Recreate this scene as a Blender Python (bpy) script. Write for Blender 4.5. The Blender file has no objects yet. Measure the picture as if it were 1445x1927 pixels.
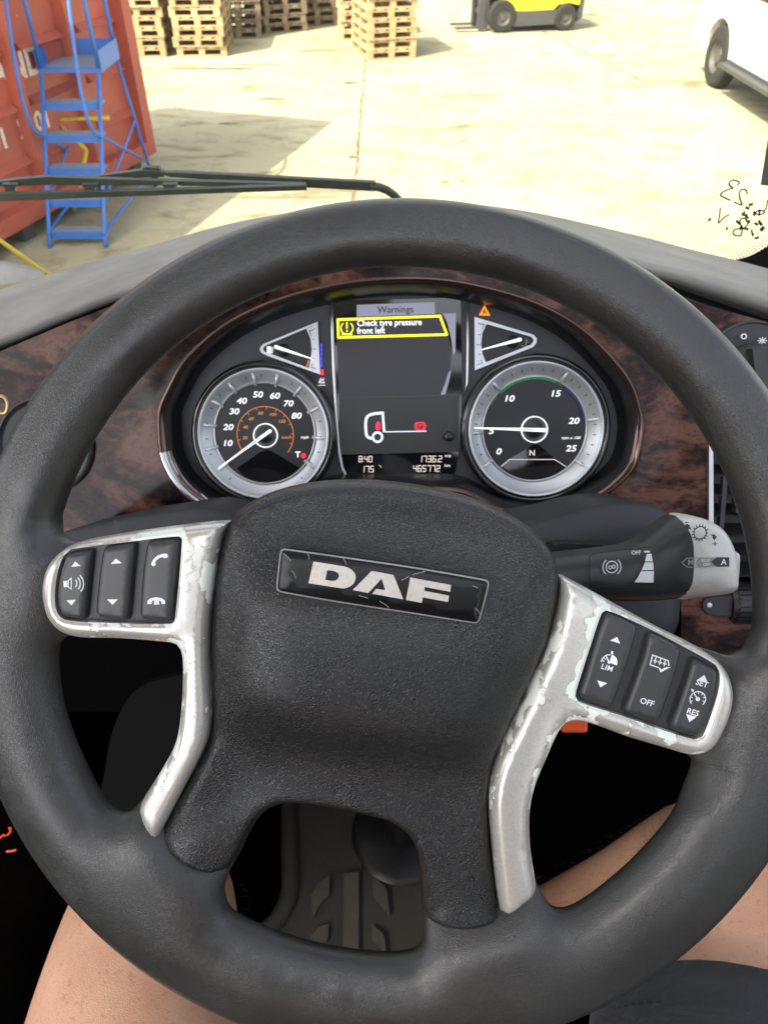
import bpy, math, random
import numpy as np
from mathutils import Vector, Matrix
from mathutils.geometry import delaunay_2d_cdt
random.seed(7)
rng = np.random.default_rng(7)
R = math.radians
C = bpy.context.scene.collection
scene = bpy.context.scene

# ---------------------------------------------------------------- camera, sky, sun, exposure
PITCH = R(41.0); CAMZ = 2.35; F = 1447.0; CX, CY = 722.5, 963.5
cam = bpy.data.objects.new('camera', bpy.data.cameras.new('camera')); C.objects.link(cam)
cam.location = (0, 0, CAMZ); cam.rotation_euler = (R(90) - PITCH, 0, 0)
cam.data.sensor_width = 36; cam.data.sensor_fit = 'HORIZONTAL'; cam.data.lens = 36 * F / 1445.0
cam.data.clip_start = 0.01; cam.data.clip_end = 500
cam.data.dof.use_dof = True; cam.data.dof.focus_distance = 0.40; cam.data.dof.aperture_fstop = 26
scene.camera = cam

SUN_EL = R(49); SUN_AZ = R(225)          # sun behind and to the left of the cab
world = bpy.data.worlds.new('World'); scene.world = world; world.use_nodes = True
wn = world.node_tree.nodes; bg = wn['Background']
sky = wn.new('ShaderNodeTexSky'); sky.sky_type = 'NISHITA'; sky.sun_disc = False
sky.sun_elevation = SUN_EL; sky.sun_rotation = SUN_AZ; sky.dust_density = 3.0; sky.air_density = .75; sky.ozone_density = .3
hz_ = wn.new('ShaderNodeHueSaturation'); hz_.inputs['Saturation'].default_value = .45   # thin white haze over the blue
world.node_tree.links.new(sky.outputs[0], hz_.inputs['Color']); world.node_tree.links.new(hz_.outputs[0], bg.inputs[0]); bg.inputs[1].default_value = 0.15
sl = bpy.data.lights.new('sun', 'SUN'); sl.energy = 2.5; sl.angle = R(0.5); sl.color = (1, .95, .82)
so = bpy.data.objects.new('sun', sl); C.objects.link(so)
sdir = Vector((math.cos(SUN_EL) * .70, math.cos(SUN_EL) * .714, -math.sin(SUN_EL)))
so.rotation_euler = sdir.to_track_quat('-Z', 'Y').to_euler(); so.location = (-5, -5, 12)
scene.view_settings.view_transform = 'Standard'; scene.view_settings.look = 'None'
scene.view_settings.gamma = 1; scene.view_settings.exposure = 1.95
scene.cycles.use_denoising = True
scene.cycles.max_bounces = 8; scene.cycles.diffuse_bounces = 5; scene.cycles.transparent_max_bounces = 12
scene.cycles.sample_clamp_indirect = 4

# ---------------------------------------------------------------- maths helpers
RT = Vector((1, 0, 0)); UP = Vector((0, math.sin(PITCH), math.cos(PITCH))); FW = Vector((0, math.cos(PITCH), -math.sin(PITCH)))
CAM = Vector((0, 0, CAMZ))
def ray(px, py): return FW + RT * ((px - CX) / F) - UP * ((py - CY) / F)
def atT(px, py, t): return CAM + ray(px, py) * t
def atY(px, py, y): r = ray(px, py); return CAM + r * (y / r.y)
G0 = -.40   # yard level; the cab is worked out from the eye point
def atZ(px, py, z=-.40): r = ray(px, py); return CAM + r * ((z - CAMZ) / r.z)

class Frame:
    """a flat local frame: origin o, x right, y up in the plane, z towards the viewer"""
    def __init__(s, o, n, xh=(1, 0, 0)):
        s.o = Vector(o); s.n = Vector(n).normalized()
        s.y = s.n.cross(Vector(xh)).normalized(); s.x = s.y.cross(s.n).normalized()
        s.m = Matrix(((s.x.x, s.y.x, s.n.x, s.o.x), (s.x.y, s.y.y, s.n.y, s.o.y), (s.x.z, s.y.z, s.n.z, s.o.z), (0, 0, 0, 1)))
    def px(s, px, py, h=0.0):
        r = ray(px, py); p = s.o + s.n * h
        t = (p - CAM).dot(s.n) / r.dot(s.n); q = CAM + r * t - s.o
        return (q.dot(s.x), q.dot(s.y))
    def pxs(s, pts, h=0.0): return [s.px(a, b, h) for a, b in pts]

def crop(x0, y0, k, pts): return [(x0 + a / k, y0 + b / k) for a, b in pts]

def smooth(pts, step, closed=True):
    """centripetal-ish catmull-rom resample"""
    P = [np.array(p, float) for p in pts]; n = len(P); out = []
    rngi = range(n) if closed else range(n - 1)
    for i in rngi:
        if closed: a, b, c, d = P[(i - 1) % n], P[i], P[(i + 1) % n], P[(i + 2) % n]
        else: a, b, c, d = P[max(i - 1, 0)], P[i], P[i + 1], P[min(i + 2, n - 1)]
        L = np.linalg.norm(c - b)
        la = max(np.linalg.norm(b - a), 1e-9); lc = max(np.linalg.norm(d - c), 1e-9)
        m1 = (c - a) / (la + L) * L if L > 0 else c - a; m2 = (d - b) / (lc + L) * L if L > 0 else d - b
        k = max(1, int(round(L / step)))
        for j in range(k):
            t = j / k; t2 = t * t; t3 = t2 * t
            out.append((2*t3-3*t2+1)*b + (t3-2*t2+t)*m1 + (-2*t3+3*t2)*c + (t3-t2)*m2)
    if not closed: out.append(P[-1])
    return np.array(out)

def area(P): P = np.asarray(P); return 0.5 * np.sum(P[:, 0] * np.roll(P[:, 1], -1) - np.roll(P[:, 0], -1) * P[:, 1])
def inpoly(Q, P):
    x, y = Q[:, 0:1], Q[:, 1:2]; x1, y1 = P[:, 0], P[:, 1]; x2, y2 = np.roll(x1, -1), np.roll(y1, -1)
    c = ((y1 > y) != (y2 > y)) & (x < (x2 - x1) * (y - y1) / (y2 - y1 + 1e-15) + x1)
    return c.sum(1) % 2 == 1
def pdist(Q, polys):
    D = np.full(len(Q), 1e9)
    for P in polys:
        A = P; B = np.roll(P, -1, 0); AB = B - A; L = (AB ** 2).sum(1) + 1e-15
        for s in range(0, len(Q), 4000):
            q = Q[s:s+4000, None]; t = np.clip(((q - A) * AB).sum(2) / L, 0, 1)
            d = np.sqrt(((q - A - t[..., None] * AB) ** 2).sum(2)).min(1)
            D[s:s+4000] = np.minimum(D[s:s+4000], d)
    return D

# ---------------------------------------------------------------- object helpers
def finish(name, verts, faces, mat, parent=None, sm=False, angle=None):
    me = bpy.data.meshes.new(name); me.from_pydata([tuple(map(float, v)) for v in verts], [], [tuple(map(int, f)) for f in faces]); me.update()
    o = bpy.data.objects.new(name, me); C.objects.link(o)
    if mat: me.materials.append(mat)
    if sm or angle:
        me.polygons.foreach_set('use_smooth', [True] * len(me.polygons))
        if angle:
            try: me.set_sharp_from_angle(angle=R(angle))
            except Exception: pass
    if parent: o.parent = parent
    return o

def thing(name, label, cat, loc=(0, 0, 0), rz=0, frame=None, group=None):
    o = bpy.data.objects.new(name, None); C.objects.link(o); o.empty_display_size = .1
    if frame: o.matrix_world = frame.m
    else: o.location = loc; o.rotation_euler = (0, 0, rz)
    o['label'] = label; o['category'] = cat
    if group: o['group'] = group
    return o
def tag(o, label, cat, group=None):
    o['label'] = label; o['category'] = cat
    if group: o['group'] = group
    return o
def struct(o, kind='structure'): o['kind'] = kind; return o

class MB:
    def __init__(s, off=(0, 0, 0)): s.v = []; s.f = []; s.off = Vector(off)
    def add(s, v, f):
        n = len(s.v); s.v += [Vector(p) - s.off for p in v]; s.f += [tuple(i + n for i in q) for q in f]; return s
    def box(s, c, d, rz=0, rx=0, ry=0):
        m = Matrix.Rotation(rz, 3, 'Z') @ Matrix.Rotation(ry, 3, 'Y') @ Matrix.Rotation(rx, 3, 'X'); c = Vector(c)
        v = [c + m @ Vector((x * d[0] / 2, y * d[1] / 2, z * d[2] / 2)) for x in (-1, 1) for y in (-1, 1) for z in (-1, 1)]
        return s.add(v, [(0, 1, 3, 2), (4, 6, 7, 5), (0, 4, 5, 1), (2, 3, 7, 6), (0, 2, 6, 4), (1, 5, 7, 3)])
    def tube(s, pts, r, n=10, cap=True, flat=1.0):
        pts = [Vector(p) for p in pts]; rs = r if isinstance(r, (list, tuple)) else [r] * len(pts)
        V = []; prev = None
        for i, p in enumerate(pts):
            t = (pts[min(i + 1, len(pts) - 1)] - pts[max(i - 1, 0)]).normalized()
            if prev is None: a = t.orthogonal().normalized()
            else: a = (prev - t * prev.dot(t)).normalized()
            prev = a; b = t.cross(a)
            for k in range(n):
                an = 2 * math.pi * k / n; V.append(p + (a * math.cos(an) + b * math.sin(an) * flat) * rs[i])
        Fc = [(i*n+k, i*n+(k+1) % n, (i+1)*n+(k+1) % n, (i+1)*n+k) for i in range(len(pts)-1) for k in range(n)]
        if cap: Fc += [tuple(range(n))[::-1], tuple((len(pts)-1)*n + k for k in range(n))]
        return s.add(V, Fc)
    def prism(s, P, z0, z1):
        """extrude a 2D polygon along local z (CDT top and bottom)"""
        P = np.asarray(P, float)
        if area(P) < 0: P = P[::-1]
        n = len(P); r = delaunay_2d_cdt([Vector(p) for p in P], [(i, (i+1) % n) for i in range(n)], [], 0, 1e-9)
        V2 = np.array([tuple(v) for v in r[0]]); T = [t for t in r[2]]
        cen = np.array([V2[list(t)].mean(0) for t in T]); ok = inpoly(cen, P); m = len(V2)
        tris = []
        for t, k in zip(T, ok):
            if k: tris.append(t if area(V2[list(t)]) > 0 else t[::-1])
        V = [(x, y, z1) for x, y in V2] + [(x, y, z0) for x, y in V2] + [(x, y, z1) for x, y in P] + [(x, y, z0) for x, y in P]
        Fc = [tuple(t) for t in tris] + [tuple(m + i for i in t[::-1]) for t in tris]
        Fc += [(2*m+i, 2*m+n+i, 2*m+n+(i+1) % n, 2*m+(i+1) % n) for i in range(n)]
        return s.add(V, Fc)
    def ring(s, c, r0, r1, z0, z1, a0=0, a1=360, n=64, c2=None):
        """flat ring sector with thickness, local xy"""
        full = abs(a1 - a0) >= 359.9; k = n if full else n + 1
        V = []
        for i in range(k):
            a = R(a0 + (a1 - a0) * i / n); cs, sn = math.cos(a), math.sin(a)
            for r, z in ((r0, z0), (r1, z0), (r1, z1), (r0, z1)): V.append((c[0] + r * cs, c[1] + r * sn, z))
        Fc = []
        for i in range(n):
            j = (i + 1) % k
            for q in range(4):
                w = (q + 1) % 4; Fc.append((4*i+q, 4*j+q, 4*j+w, 4*i+w))
        if not full: Fc += [(0, 1, 2, 3), (4*n+3, 4*n+2, 4*n+1, 4*n)]
        return s.add(V, Fc)
    def lathe(s, c, prof, n=64):
        """profile [(r,z)] about local z at c"""
        m = len(prof)
        V = [(c[0] + r * math.cos(2*math.pi*i/n), c[1] + r * math.sin(2*math.pi*i/n), z) for i in range(n) for r, z in prof]
        Fc = [(i*m+k, ((i+1) % n)*m+k, ((i+1) % n)*m+k+1, i*m+k+1) for i in range(n) for k in range(m-1)]
        return s.add(V, Fc)
    def text(s, txt, pos, size, z, rot=0, shear=0, bold=0, align='CENTER', sx=1.0, th=0.0002, spacing=1.0):
        cu = bpy.data.curves.new('t', 'FONT'); cu.body = txt; cu.size = 1; cu.align_x = align; cu.align_y = 'CENTER'
        cu.shear = shear; cu.offset = bold; cu.resolution_u = 3; cu.space_character = spacing
        ob = bpy.data.objects.new('t', cu); C.objects.link(ob)
        dg = bpy.context.evaluated_depsgraph_get(); me = ob.evaluated_get(dg).to_mesh()
        V = []; ca, sa = math.cos(rot), math.sin(rot)
        for v in me.vertices:
            x, y = v.co.x * size * sx, v.co.y * size; V.append((pos[0] + x*ca - y*sa, pos[1] + x*sa + y*ca, z))
        Fc = [tuple(p.vertices) for p in me.polygons]
        bpy.data.objects.remove(ob); bpy.data.curves.remove(cu)
        n = len(V); V2 = V + [(x, y, z - th) for x, y, z in V]
        s.add(V2, Fc); return s
    def rot(s, m):
        s.v = [m @ v for v in s.v]; return s
    def build(s, name, mat, parent=None, sm=False, angle=None): return finish(name, s.v, s.f, mat, parent, sm, angle)

def pillow(name, outline, mat, parent, hf, holes=(), spacing=.003, rings=(), skirt=.004, zsmooth=0, back=None, sm=True):
    """closed 2D outline -> dense mesh whose height is hf(Q, d): a moulded shape with rolled edges"""
    outs = [np.asarray(outline, float)] + [np.asarray(h, float) for h in holes]
    if area(outs[0]) < 0: outs[0] = outs[0][::-1]
    for i in range(1, len(outs)):
        if area(outs[i]) > 0: outs[i] = outs[i][::-1]
    V = []; E = []
    for P in outs:
        b = len(V); V += P.tolist(); E += [(b + i, b + (i+1) % len(P)) for i in range(len(P))]
    nb = len(V); pts = []
    def inside(Q):
        k = inpoly(Q, outs[0])
        for h in outs[1:]: k &= ~inpoly(Q, h)
        return k
    last = 0
    for dl in rings:
        for P in outs:
            T = np.roll(P, -1, 0) - np.roll(P, 1, 0); T /= np.linalg.norm(T, axis=1)[:, None] + 1e-12
            Q = P + np.stack([-T[:, 1], T[:, 0]], 1) * dl
            Q = Q[inside(Q)]
            if len(Q): Q = Q[pdist(Q, outs) > dl * .93]; pts += Q.tolist()
        last = dl
    mn, mx = outs[0].min(0), outs[0].max(0); g = []
    y = mn[1]; row = 0
    while y < mx[1]:
        xs = np.arange(mn[0] + (spacing / 2 if row % 2 else 0), mx[0], spacing); g.append(np.stack([xs, np.full(len(xs), y)], 1)); y += spacing * .866; row += 1
    G = np.concatenate(g) if g else np.zeros((0, 2))
    G = G[inside(G)]
    if len(G): G = G[pdist(G, outs) > last + spacing * .5]
    allp = V + pts + G.tolist()
    r = delaunay_2d_cdt([Vector(p) for p in allp], E, [], 0, 1e-8)
    V2 = np.array([tuple(v) for v in r[0]]); T = np.array([t for t in r[2] if len(t) == 3])
    cen = V2[T].mean(1); T = T[inside(cen)]
    a = V2[T[:, 0]]; b = V2[T[:, 1]]; c = V2[T[:, 2]]
    ar = (b[:, 0]-a[:, 0])*(c[:, 1]-a[:, 1]) - (c[:, 0]-a[:, 0])*(b[:, 1]-a[:, 1])
    T = T[np.abs(ar) > 1e-13]; ar = ar[np.abs(ar) > 1e-13]; T[ar < 0] = T[ar < 0][:, ::-1]
    d = pdist(V2, outs); d[d < 1e-7] = 0; z = hf(V2, d)
    if zsmooth:
        e = np.concatenate([T[:, [0, 1]], T[:, [1, 2]], T[:, [2, 0]]]); e = np.concatenate([e, e[:, ::-1]])
        cnt = np.bincount(e[:, 0], minlength=len(V2)).astype(float); w = np.clip((d - last * 1.15) / (.25 * zsmooth[1]), 0, 1)
        for _ in range(zsmooth[0]):
            s = np.bincount(e[:, 0], weights=z[e[:, 1]], minlength=len(V2)) / np.maximum(cnt, 1); z = z * (1 - w) + s * w
    verts = [(x, y, zz) for (x, y), zz in zip(V2, z)]; faces = [tuple(t) for t in T]
    # boundary skirt
    ed = {}
    for t in T:
        for i in range(3): ed[(t[i], t[(i+1) % 3])] = 1
    bd = [(i, j) for (i, j) in ed if (j, i) not in ed]; m = {}
    for i, j in bd:
        for q in (i, j):
            if q not in m:
                m[q] = len(verts); zz = z[q] - skirt if back is None else back; verts.append((V2[q][0], V2[q][1], zz))
        faces.append((j, i, m[i], m[j]))
    o = finish(name, verts, faces, mat, parent, sm=sm, angle=(50 if sm else None))
    at = o.data.attributes.new('edge_d', 'FLOAT', 'POINT'); at.data.foreach_set('value', np.concatenate([d, np.zeros(len(verts) - len(d))]).astype(np.float32))
    return o

def roll(H, r, base=0.0):
    """edge roll-off profile"""
    return lambda Q, d: base + H * np.sqrt(np.clip(1 - (1 - np.clip(d / r, 0, 1)) ** 2, 0, 1))
def sstep(x, a, b): t = np.clip((x - a) / (b - a), 0, 1); return t * t * (3 - 2 * t)

def loft(name, rows, mat, parent=None, off=(0, 0, 0), n=60, sm=True, sub=4, angle=None):
    """rows of world points -> smooth surface"""
    RR = [smooth_n([tuple(p) for p in r], n) for r in rows]; RR = np.array(RR)   # rows x n x 3
    cols = [smooth_n([tuple(RR[k, i]) for k in range(len(rows))], (len(rows) - 1) * sub + 1) for i in range(n)]
    A = np.array(cols)  # n x m x 3
    m = A.shape[1]; o = np.array(off); V = (A - o).reshape(-1, 3)
    Fc = [(i*m+k, (i+1)*m+k, (i+1)*m+k+1, i*m+k+1) for i in range(n-1) for k in range(m-1)]
    return finish(name, V, Fc, mat, parent, sm=sm, angle=angle)
def smooth_n(pts, n):
    P = smooth(pts, np.linalg.norm(np.array(pts[0]) - np.array(pts[-1])) / 400 + 1e-6, closed=False)
    L = np.concatenate([[0], np.cumsum(np.linalg.norm(np.diff(P, axis=0), axis=1))])
    # keep parameterisation by control index for even rows
    return np.stack([np.interp(np.linspace(0, L[-1], n), L, P[:, k]) for k in range(P.shape[1])], 1)

# ---------------------------------------------------------------- materials
def newmat(name):
    m = bpy.data.materials.new(name); m.use_nodes = True
    return m, m.node_tree, m.node_tree.nodes['Principled BSDF']
def N(t, kind, **k):
    n = t.nodes.new(kind)
    for a, b in k.items():
        if a == 'op': n.operation = b
        else: setattr(n, a, b)
    return n
def ramp(t, src, stops):
    r = t.nodes.new('ShaderNodeValToRGB'); e = r.color_ramp.elements
    while len(e) < len(stops): e.new(0.5)
    for q, (p, c) in zip(e, stops): q.position = p; q.color = (*c, 1) if len(c) == 3 else c
    t.links.new(src, r.inputs[0]); return r
def noise(t, scale, detail=4, rough=.55, vec=None, dist=0):
    n = t.nodes.new('ShaderNodeTexNoise'); n.inputs['Scale'].default_value = scale; n.inputs['Detail'].default_value = detail
    n.inputs['Roughness'].default_value = rough; n.inputs['Distortion'].default_value = dist
    if vec is None:
        c = t.nodes.new('ShaderNodeTexCoord'); vec = c.outputs['Object']
    t.links.new(vec, n.inputs['Vector']); return n
def bump(t, b, src, dist, strength=1.0, prev=None):
    n = t.nodes.new('ShaderNodeBump'); n.inputs['Distance'].default_value = dist; n.inputs['Strength'].default_value = strength
    t.links.new(src, n.inputs['Height'])
    if prev: t.links.new(prev.outputs[0], n.inputs['Normal'])
    t.links.new(n.outputs[0], b.inputs['Normal']); return n
def plain(name, col, rough=.5, metal=0, spec=.5, var=.12, vs=30, bmp=0, bs=400, coat=0):
    m, t, b = newmat(name)
    n = noise(t, vs, 5)
    r = ramp(t, n.outputs[0], [(.3, tuple(c * (1 - var) for c in col)), (.7, tuple(min(1, c * (1 + var)) for c in col))])
    t.links.new(r.outputs[0], b.inputs['Base Color'])
    r2 = N(t, 'ShaderNodeMapRange'); r2.inputs[3].default_value = rough * .85; r2.inputs[4].default_value = min(1, rough * 1.15)
    t.links.new(n.outputs[0], r2.inputs[0]); t.links.new(r2.outputs[0], b.inputs['Roughness'])
    b.inputs['Metallic'].default_value = metal; b.inputs['Specular IOR Level'].default_value = spec
    b.inputs['Coat Weight'].default_value = coat; b.inputs['Coat Roughness'].default_value = .05
    if bmp:
        n2 = noise(t, bs, 3); bump(t, b, n2.outputs[0], bmp)
    return m
def emit(name, col, s=1.0):
    m, t, b = newmat(name); b.inputs['Base Color'].default_value = (*[c * .3 for c in col], 1)
    b.inputs['Emission Color'].default_value = (*col, 1); b.inputs['Emission Strength'].default_value = s * .42; b.inputs['Roughness'].default_value = .4
    return m
def leather(name, col, cell, dist, rough, rv=.1, aniso=None, spec=.5, soft=0.0, worn=None):
    """pebbled plastic leather: voronoi cells with grooves"""
    m, t, b = newmat(name); tc = N(t, 'ShaderNodeTexCoord')
    vec = tc.outputs['Object']
    nz = noise(t, 350, 2, vec=vec); mixv = N(t, 'ShaderNodeMixRGB'); mixv.blend_type = 'LINEAR_LIGHT'; mixv.inputs[0].default_value = .0012
    t.links.new(vec, mixv.inputs[1]); t.links.new(nz.outputs['Color'], mixv.inputs[2])
    v = N(t, 'ShaderNodeTexVoronoi', feature='DISTANCE_TO_EDGE'); v.inputs['Scale'].default_value = cell
    t.links.new(mixv.outputs[0], v.inputs['Vector'])
    inv = N(t, 'ShaderNodeMapRange'); inv.interpolation_type = 'SMOOTHSTEP'; inv.inputs[1].default_value = .0; inv.inputs[2].default_value = .22; t.links.new(v.outputs['Distance'], inv.inputs[0])
    big = noise(t, 14, 5, .6, vec=vec)
    bp = bump(t, b, inv.outputs[0], dist)
    if soft:   # grain fades where hands have polished it
        mr = N(t, 'ShaderNodeMapRange'); mr.inputs[1].default_value = .35; mr.inputs[2].default_value = .62; mr.inputs[3].default_value = 1 - soft; mr.inputs[4].default_value = 1
        t.links.new(big.outputs[0], mr.inputs[0]); t.links.new(mr.outputs[0], bp.inputs['Strength'])
    r = ramp(t, big.outputs[0], [(.3, tuple(c * .82 for c in col)), (.7, tuple(c * 1.2 for c in col))])
    t.links.new(r.outputs[0], b.inputs['Base Color'])
    r2 = N(t, 'ShaderNodeMapRange'); r2.inputs[3].default_value = rough - rv; r2.inputs[4].default_value = rough + rv
    t.links.new(big.outputs[0], r2.inputs[0]); t.links.new(r2.outputs[0], b.inputs['Roughness'])
    b.inputs['Specular IOR Level'].default_value = spec
    return m
def wornsilver(name):
    m, t, b = newmat(name); tc = N(t, 'ShaderNodeTexCoord'); vec = tc.outputs['Object']
    n1 = noise(t, 34, 12, .60, vec=vec, dist=.15); n2 = noise(t, 900, 2, vec=vec); n3 = noise(t, 160, 6, .7, vec=vec)
    n4 = noise(t, 420, 4, .6, vec=vec)
    ea = N(t, 'ShaderNodeAttribute'); ea.attribute_name = 'edge_d'; em = N(t, 'ShaderNodeMapRange'); em.inputs[1].default_value = 0; em.inputs[2].default_value = .0075; em.inputs[3].default_value = .075; em.inputs[4].default_value = -.035
    t.links.new(ea.outputs['Fac'], em.inputs[0]); sm_ = N(t, 'ShaderNodeMath', op='ADD'); t.links.new(n1.outputs[0], sm_.inputs[0]); t.links.new(em.outputs[0], sm_.inputs[1])
    mask = ramp(t, sm_.outputs[0], [(.590, (0, 0, 0)), (.595, (1, 1, 1))])
    base = ramp(t, n2.outputs[0], [(.3, (.54, .52, .475)), (.7, (.63, .61, .56))])
    mx = N(t, 'ShaderNodeMixRGB'); t.links.new(mask.outputs[0], mx.inputs[0]); t.links.new(base.outputs[0], mx.inputs[1]); mx.inputs[2].default_value = (.74, .77, .70, 1)
    edge = ramp(t, sm_.outputs[0], [(.576, (0, 0, 0)), (.587, (.6, .6, .6)), (.591, (0, 0, 0))])
    m2 = N(t, 'ShaderNodeMixRGB'); t.links.new(edge.outputs[0], m2.inputs[0]); t.links.new(mx.outputs[0], m2.inputs[1]); m2.inputs[2].default_value = (.24, .22, .19, 1)
    pit = ramp(t, n4.outputs[0], [(.70, (0, 0, 0)), (.73, (.8, .8, .8))])
    m3 = N(t, 'ShaderNodeMixRGB'); t.links.new(pit.outputs[0], m3.inputs[0]); t.links.new(m2.outputs[0], m3.inputs[1]); m3.inputs[2].default_value = (.16, .15, .13, 1)
    t.links.new(m3.outputs[0], b.inputs['Base Color'])
    met = N(t, 'ShaderNodeMath', op='SUBTRACT'); met.inputs[0].default_value = .5; met.use_clamp = True; t.links.new(mask.outputs[0], met.inputs[1]); t.links.new(met.outputs[0], b.inputs['Metallic'])
    rr = N(t, 'ShaderNodeMapRange'); rr.inputs[3].default_value = .30; rr.inputs[4].default_value = .18; t.links.new(mask.outputs[0], rr.inputs[0]); t.links.new(rr.outputs[0], b.inputs['Roughness'])
    bump(t, b, mask.outputs[0], -.0002)
    return m
def burl(name):
    m, t, b = newmat(name); tc = N(t, 'ShaderNodeTexCoord'); vec = tc.outputs['Object']
    mp = N(t, 'ShaderNodeMapping'); mp.inputs['Scale'].default_value = (1, 1.7, 1); t.links.new(vec, mp.inputs[0])
    n1 = noise(t, 13, 9, .66, vec=mp.outputs[0], dist=.9); n2 = noise(t, 55, 6, .65, vec=mp.outputs[0], dist=1.8); n3 = noise(t, 7, 3, .5, vec=vec)
    ad = N(t, 'ShaderNodeMath', op='MULTIPLY_ADD'); ad.inputs[1].default_value = .35; t.links.new(n2.outputs[0], ad.inputs[0]); t.links.new(n1.outputs[0], ad.inputs[2])
    r = ramp(t, ad.outputs[0], [(.56, (.004, .003, .004)), (.645, (.020, .009, .007)), (.71, (.060, .025, .018)), (.80, (.120, .056, .040)), (.92, (.04, .015, .011))])
    t.links.new(r.outputs[0], b.inputs['Base Color']); b.inputs['Roughness'].default_value = .35
    b.inputs['Roughness'].default_value = .16; b.inputs['Specular IOR Level'].default_value = .2
    n4 = noise(t, 18, 2, vec=vec); bump(t, b, n4.outputs[0], .0006)
    return m

M = {}
M['rim'] = leather('rim_leather', (.027, .0268, .0250), 1000, .00009, .32, .08, soft=.7, spec=.7)
M['hub'] = leather('airbag_leather', (.010, .0105, .0107), 900, .00014, .28, .05, spec=.6)
M['pad'] = leather('dash_pad', (.225, .22, .205), 900, .00012, .62, .04)
M['silver'] = wornsilver('worn_silver')
M['burl'] = burl('burl_wood')
M['key'] = plain('button_rubber', (.035, .035, .037), .36, bmp=.00002, bs=900)
M['panel'] = plain('button_panel', (.02, .02, .021), .42)
M['black'] = plain('black_plastic', (.014, .014, .015), .38, bmp=.00003, bs=700)
M['dark'] = plain('dark_trim', (.022, .023, .027), .55, bmp=.00006, bs=900)
M['shaft'] = plain('stalk_plastic', (.018, .019, .02), .42, bmp=.00003, bs=900)
M['gloss'] = plain('gloss_black', (.006, .006, .007), .07, coat=.6)
M['badge'] = plain('badge_black', (.006, .006, .006), .22, spec=.3)
M['chrome'] = plain('dark_chrome', (.5, .48, .46), .08, metal=1)
M['chrome2'] = plain('satin_chrome', (.55, .55, .55), .3, metal=.9)
M['white'] = plain('white_print', (.72, .74, .75), .5)
M['grey'] = plain('grey_print', (.26, .26, .26), .5)
M['darkprint'] = plain('dark_print', (.03, .03, .03), .5)
M['logo'] = plain('brushed_letters', (.52, .49, .44), .42, metal=.4, vs=500, var=.12)
M['knobsilver'] = plain('stalk_silver', (.50, .49, .46), .42, metal=.2, vs=900, var=.06)
M['dialring'] = plain('dial_silver', (.62, .64, .66), .33, metal=.45)
M['dialband'] = plain('dial_band', (.46, .47, .48), .3, metal=.5); M['bezel'] = plain('bezel_satin', (.008, .008, .009), .3); M['btrim'] = plain('bezel_wood_reflection', (.10, .065, .055), .12, metal=.8)  # btrim: brown tint paints the wood's reflection into the trim
M['face'] = plain('dial_face', (.012, .013, .016), .5)
M['face2'] = plain('dial_face_grey', (.03, .032, .038), .5)
M['needle'] = emit('needle', (.80, .84, .88), 1.0)
M['num'] = emit('numerals', (.85, .88, .9), .7)
M['orange'] = emit('orange_print', (.75, .25, .05), .5)
M['green'] = emit('green_print', (.02, .45, .16), .15)
M['blue'] = emit('blue_led', (.08, .08, .9), .6)
M['bluearc'] = emit('blue_print', (.03, .08, .35), .10)
M['red'] = emit('red_lamp', (1, .02, .06), 1.0); M['redmark'] = emit('red_marking', (.8, .06, .03), .5)
M['amber'] = emit('amber_lamp', (1, .22, .01), 1.0)
M['yellowscr'] = emit('screen_yellow', (.85, .82, .02), .9)
M['scrdark'] = emit('screen_off', (.05, .05, .06), .12)
M['scrmid'] = emit('screen_header', (.25, .25, .33), .6)
M['scrwhite'] = emit('screen_white', (.85, .88, .85), .8)
M['icon'] = emit('screen_icon', (.60, .68, .78), .8)
M['lcdpanel'] = plain('lcd_panel', (.028, .031, .031), .45)
M['lcd'] = emit('lcd_digits', (.75, .68, .64), .65)

# ================================================================ STEERING WHEEL
WN = (RT * -.0054 + UP * -.105 - FW * 1.0)
WC = CAM + RT * .0086 - UP * .0711 + FW * .3988
WF = Frame(WC, WN)
wheel = thing('steering_wheel', 'large black two spoke truck steering wheel with worn silver spoke trims and badge', 'steering wheel', frame=WF)
px = WF.px
RO = .225
def Wang(x, y):
    """half width of the rim section: slimmer at the top, fatter at the bottom"""
    a = math.atan2(y, x); return .0213 - .0055 * math.sin(a) + .0002 * math.cos(a)
circ = np.array([(RO * math.cos(a), RO * math.sin(a)) for a in np.linspace(0, 2 * math.pi, 420, endpoint=False)])
def rimfix(P):
    """silhouette of a round section is seen slightly inside its mid line"""
    P = np.array(P, float); r = np.linalg.norm(P, axis=1)
    return P * (1 + np.clip((r - .12) / .08, 0, 1) * .0011 / np.maximum(r, .05))[:, None]
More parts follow.
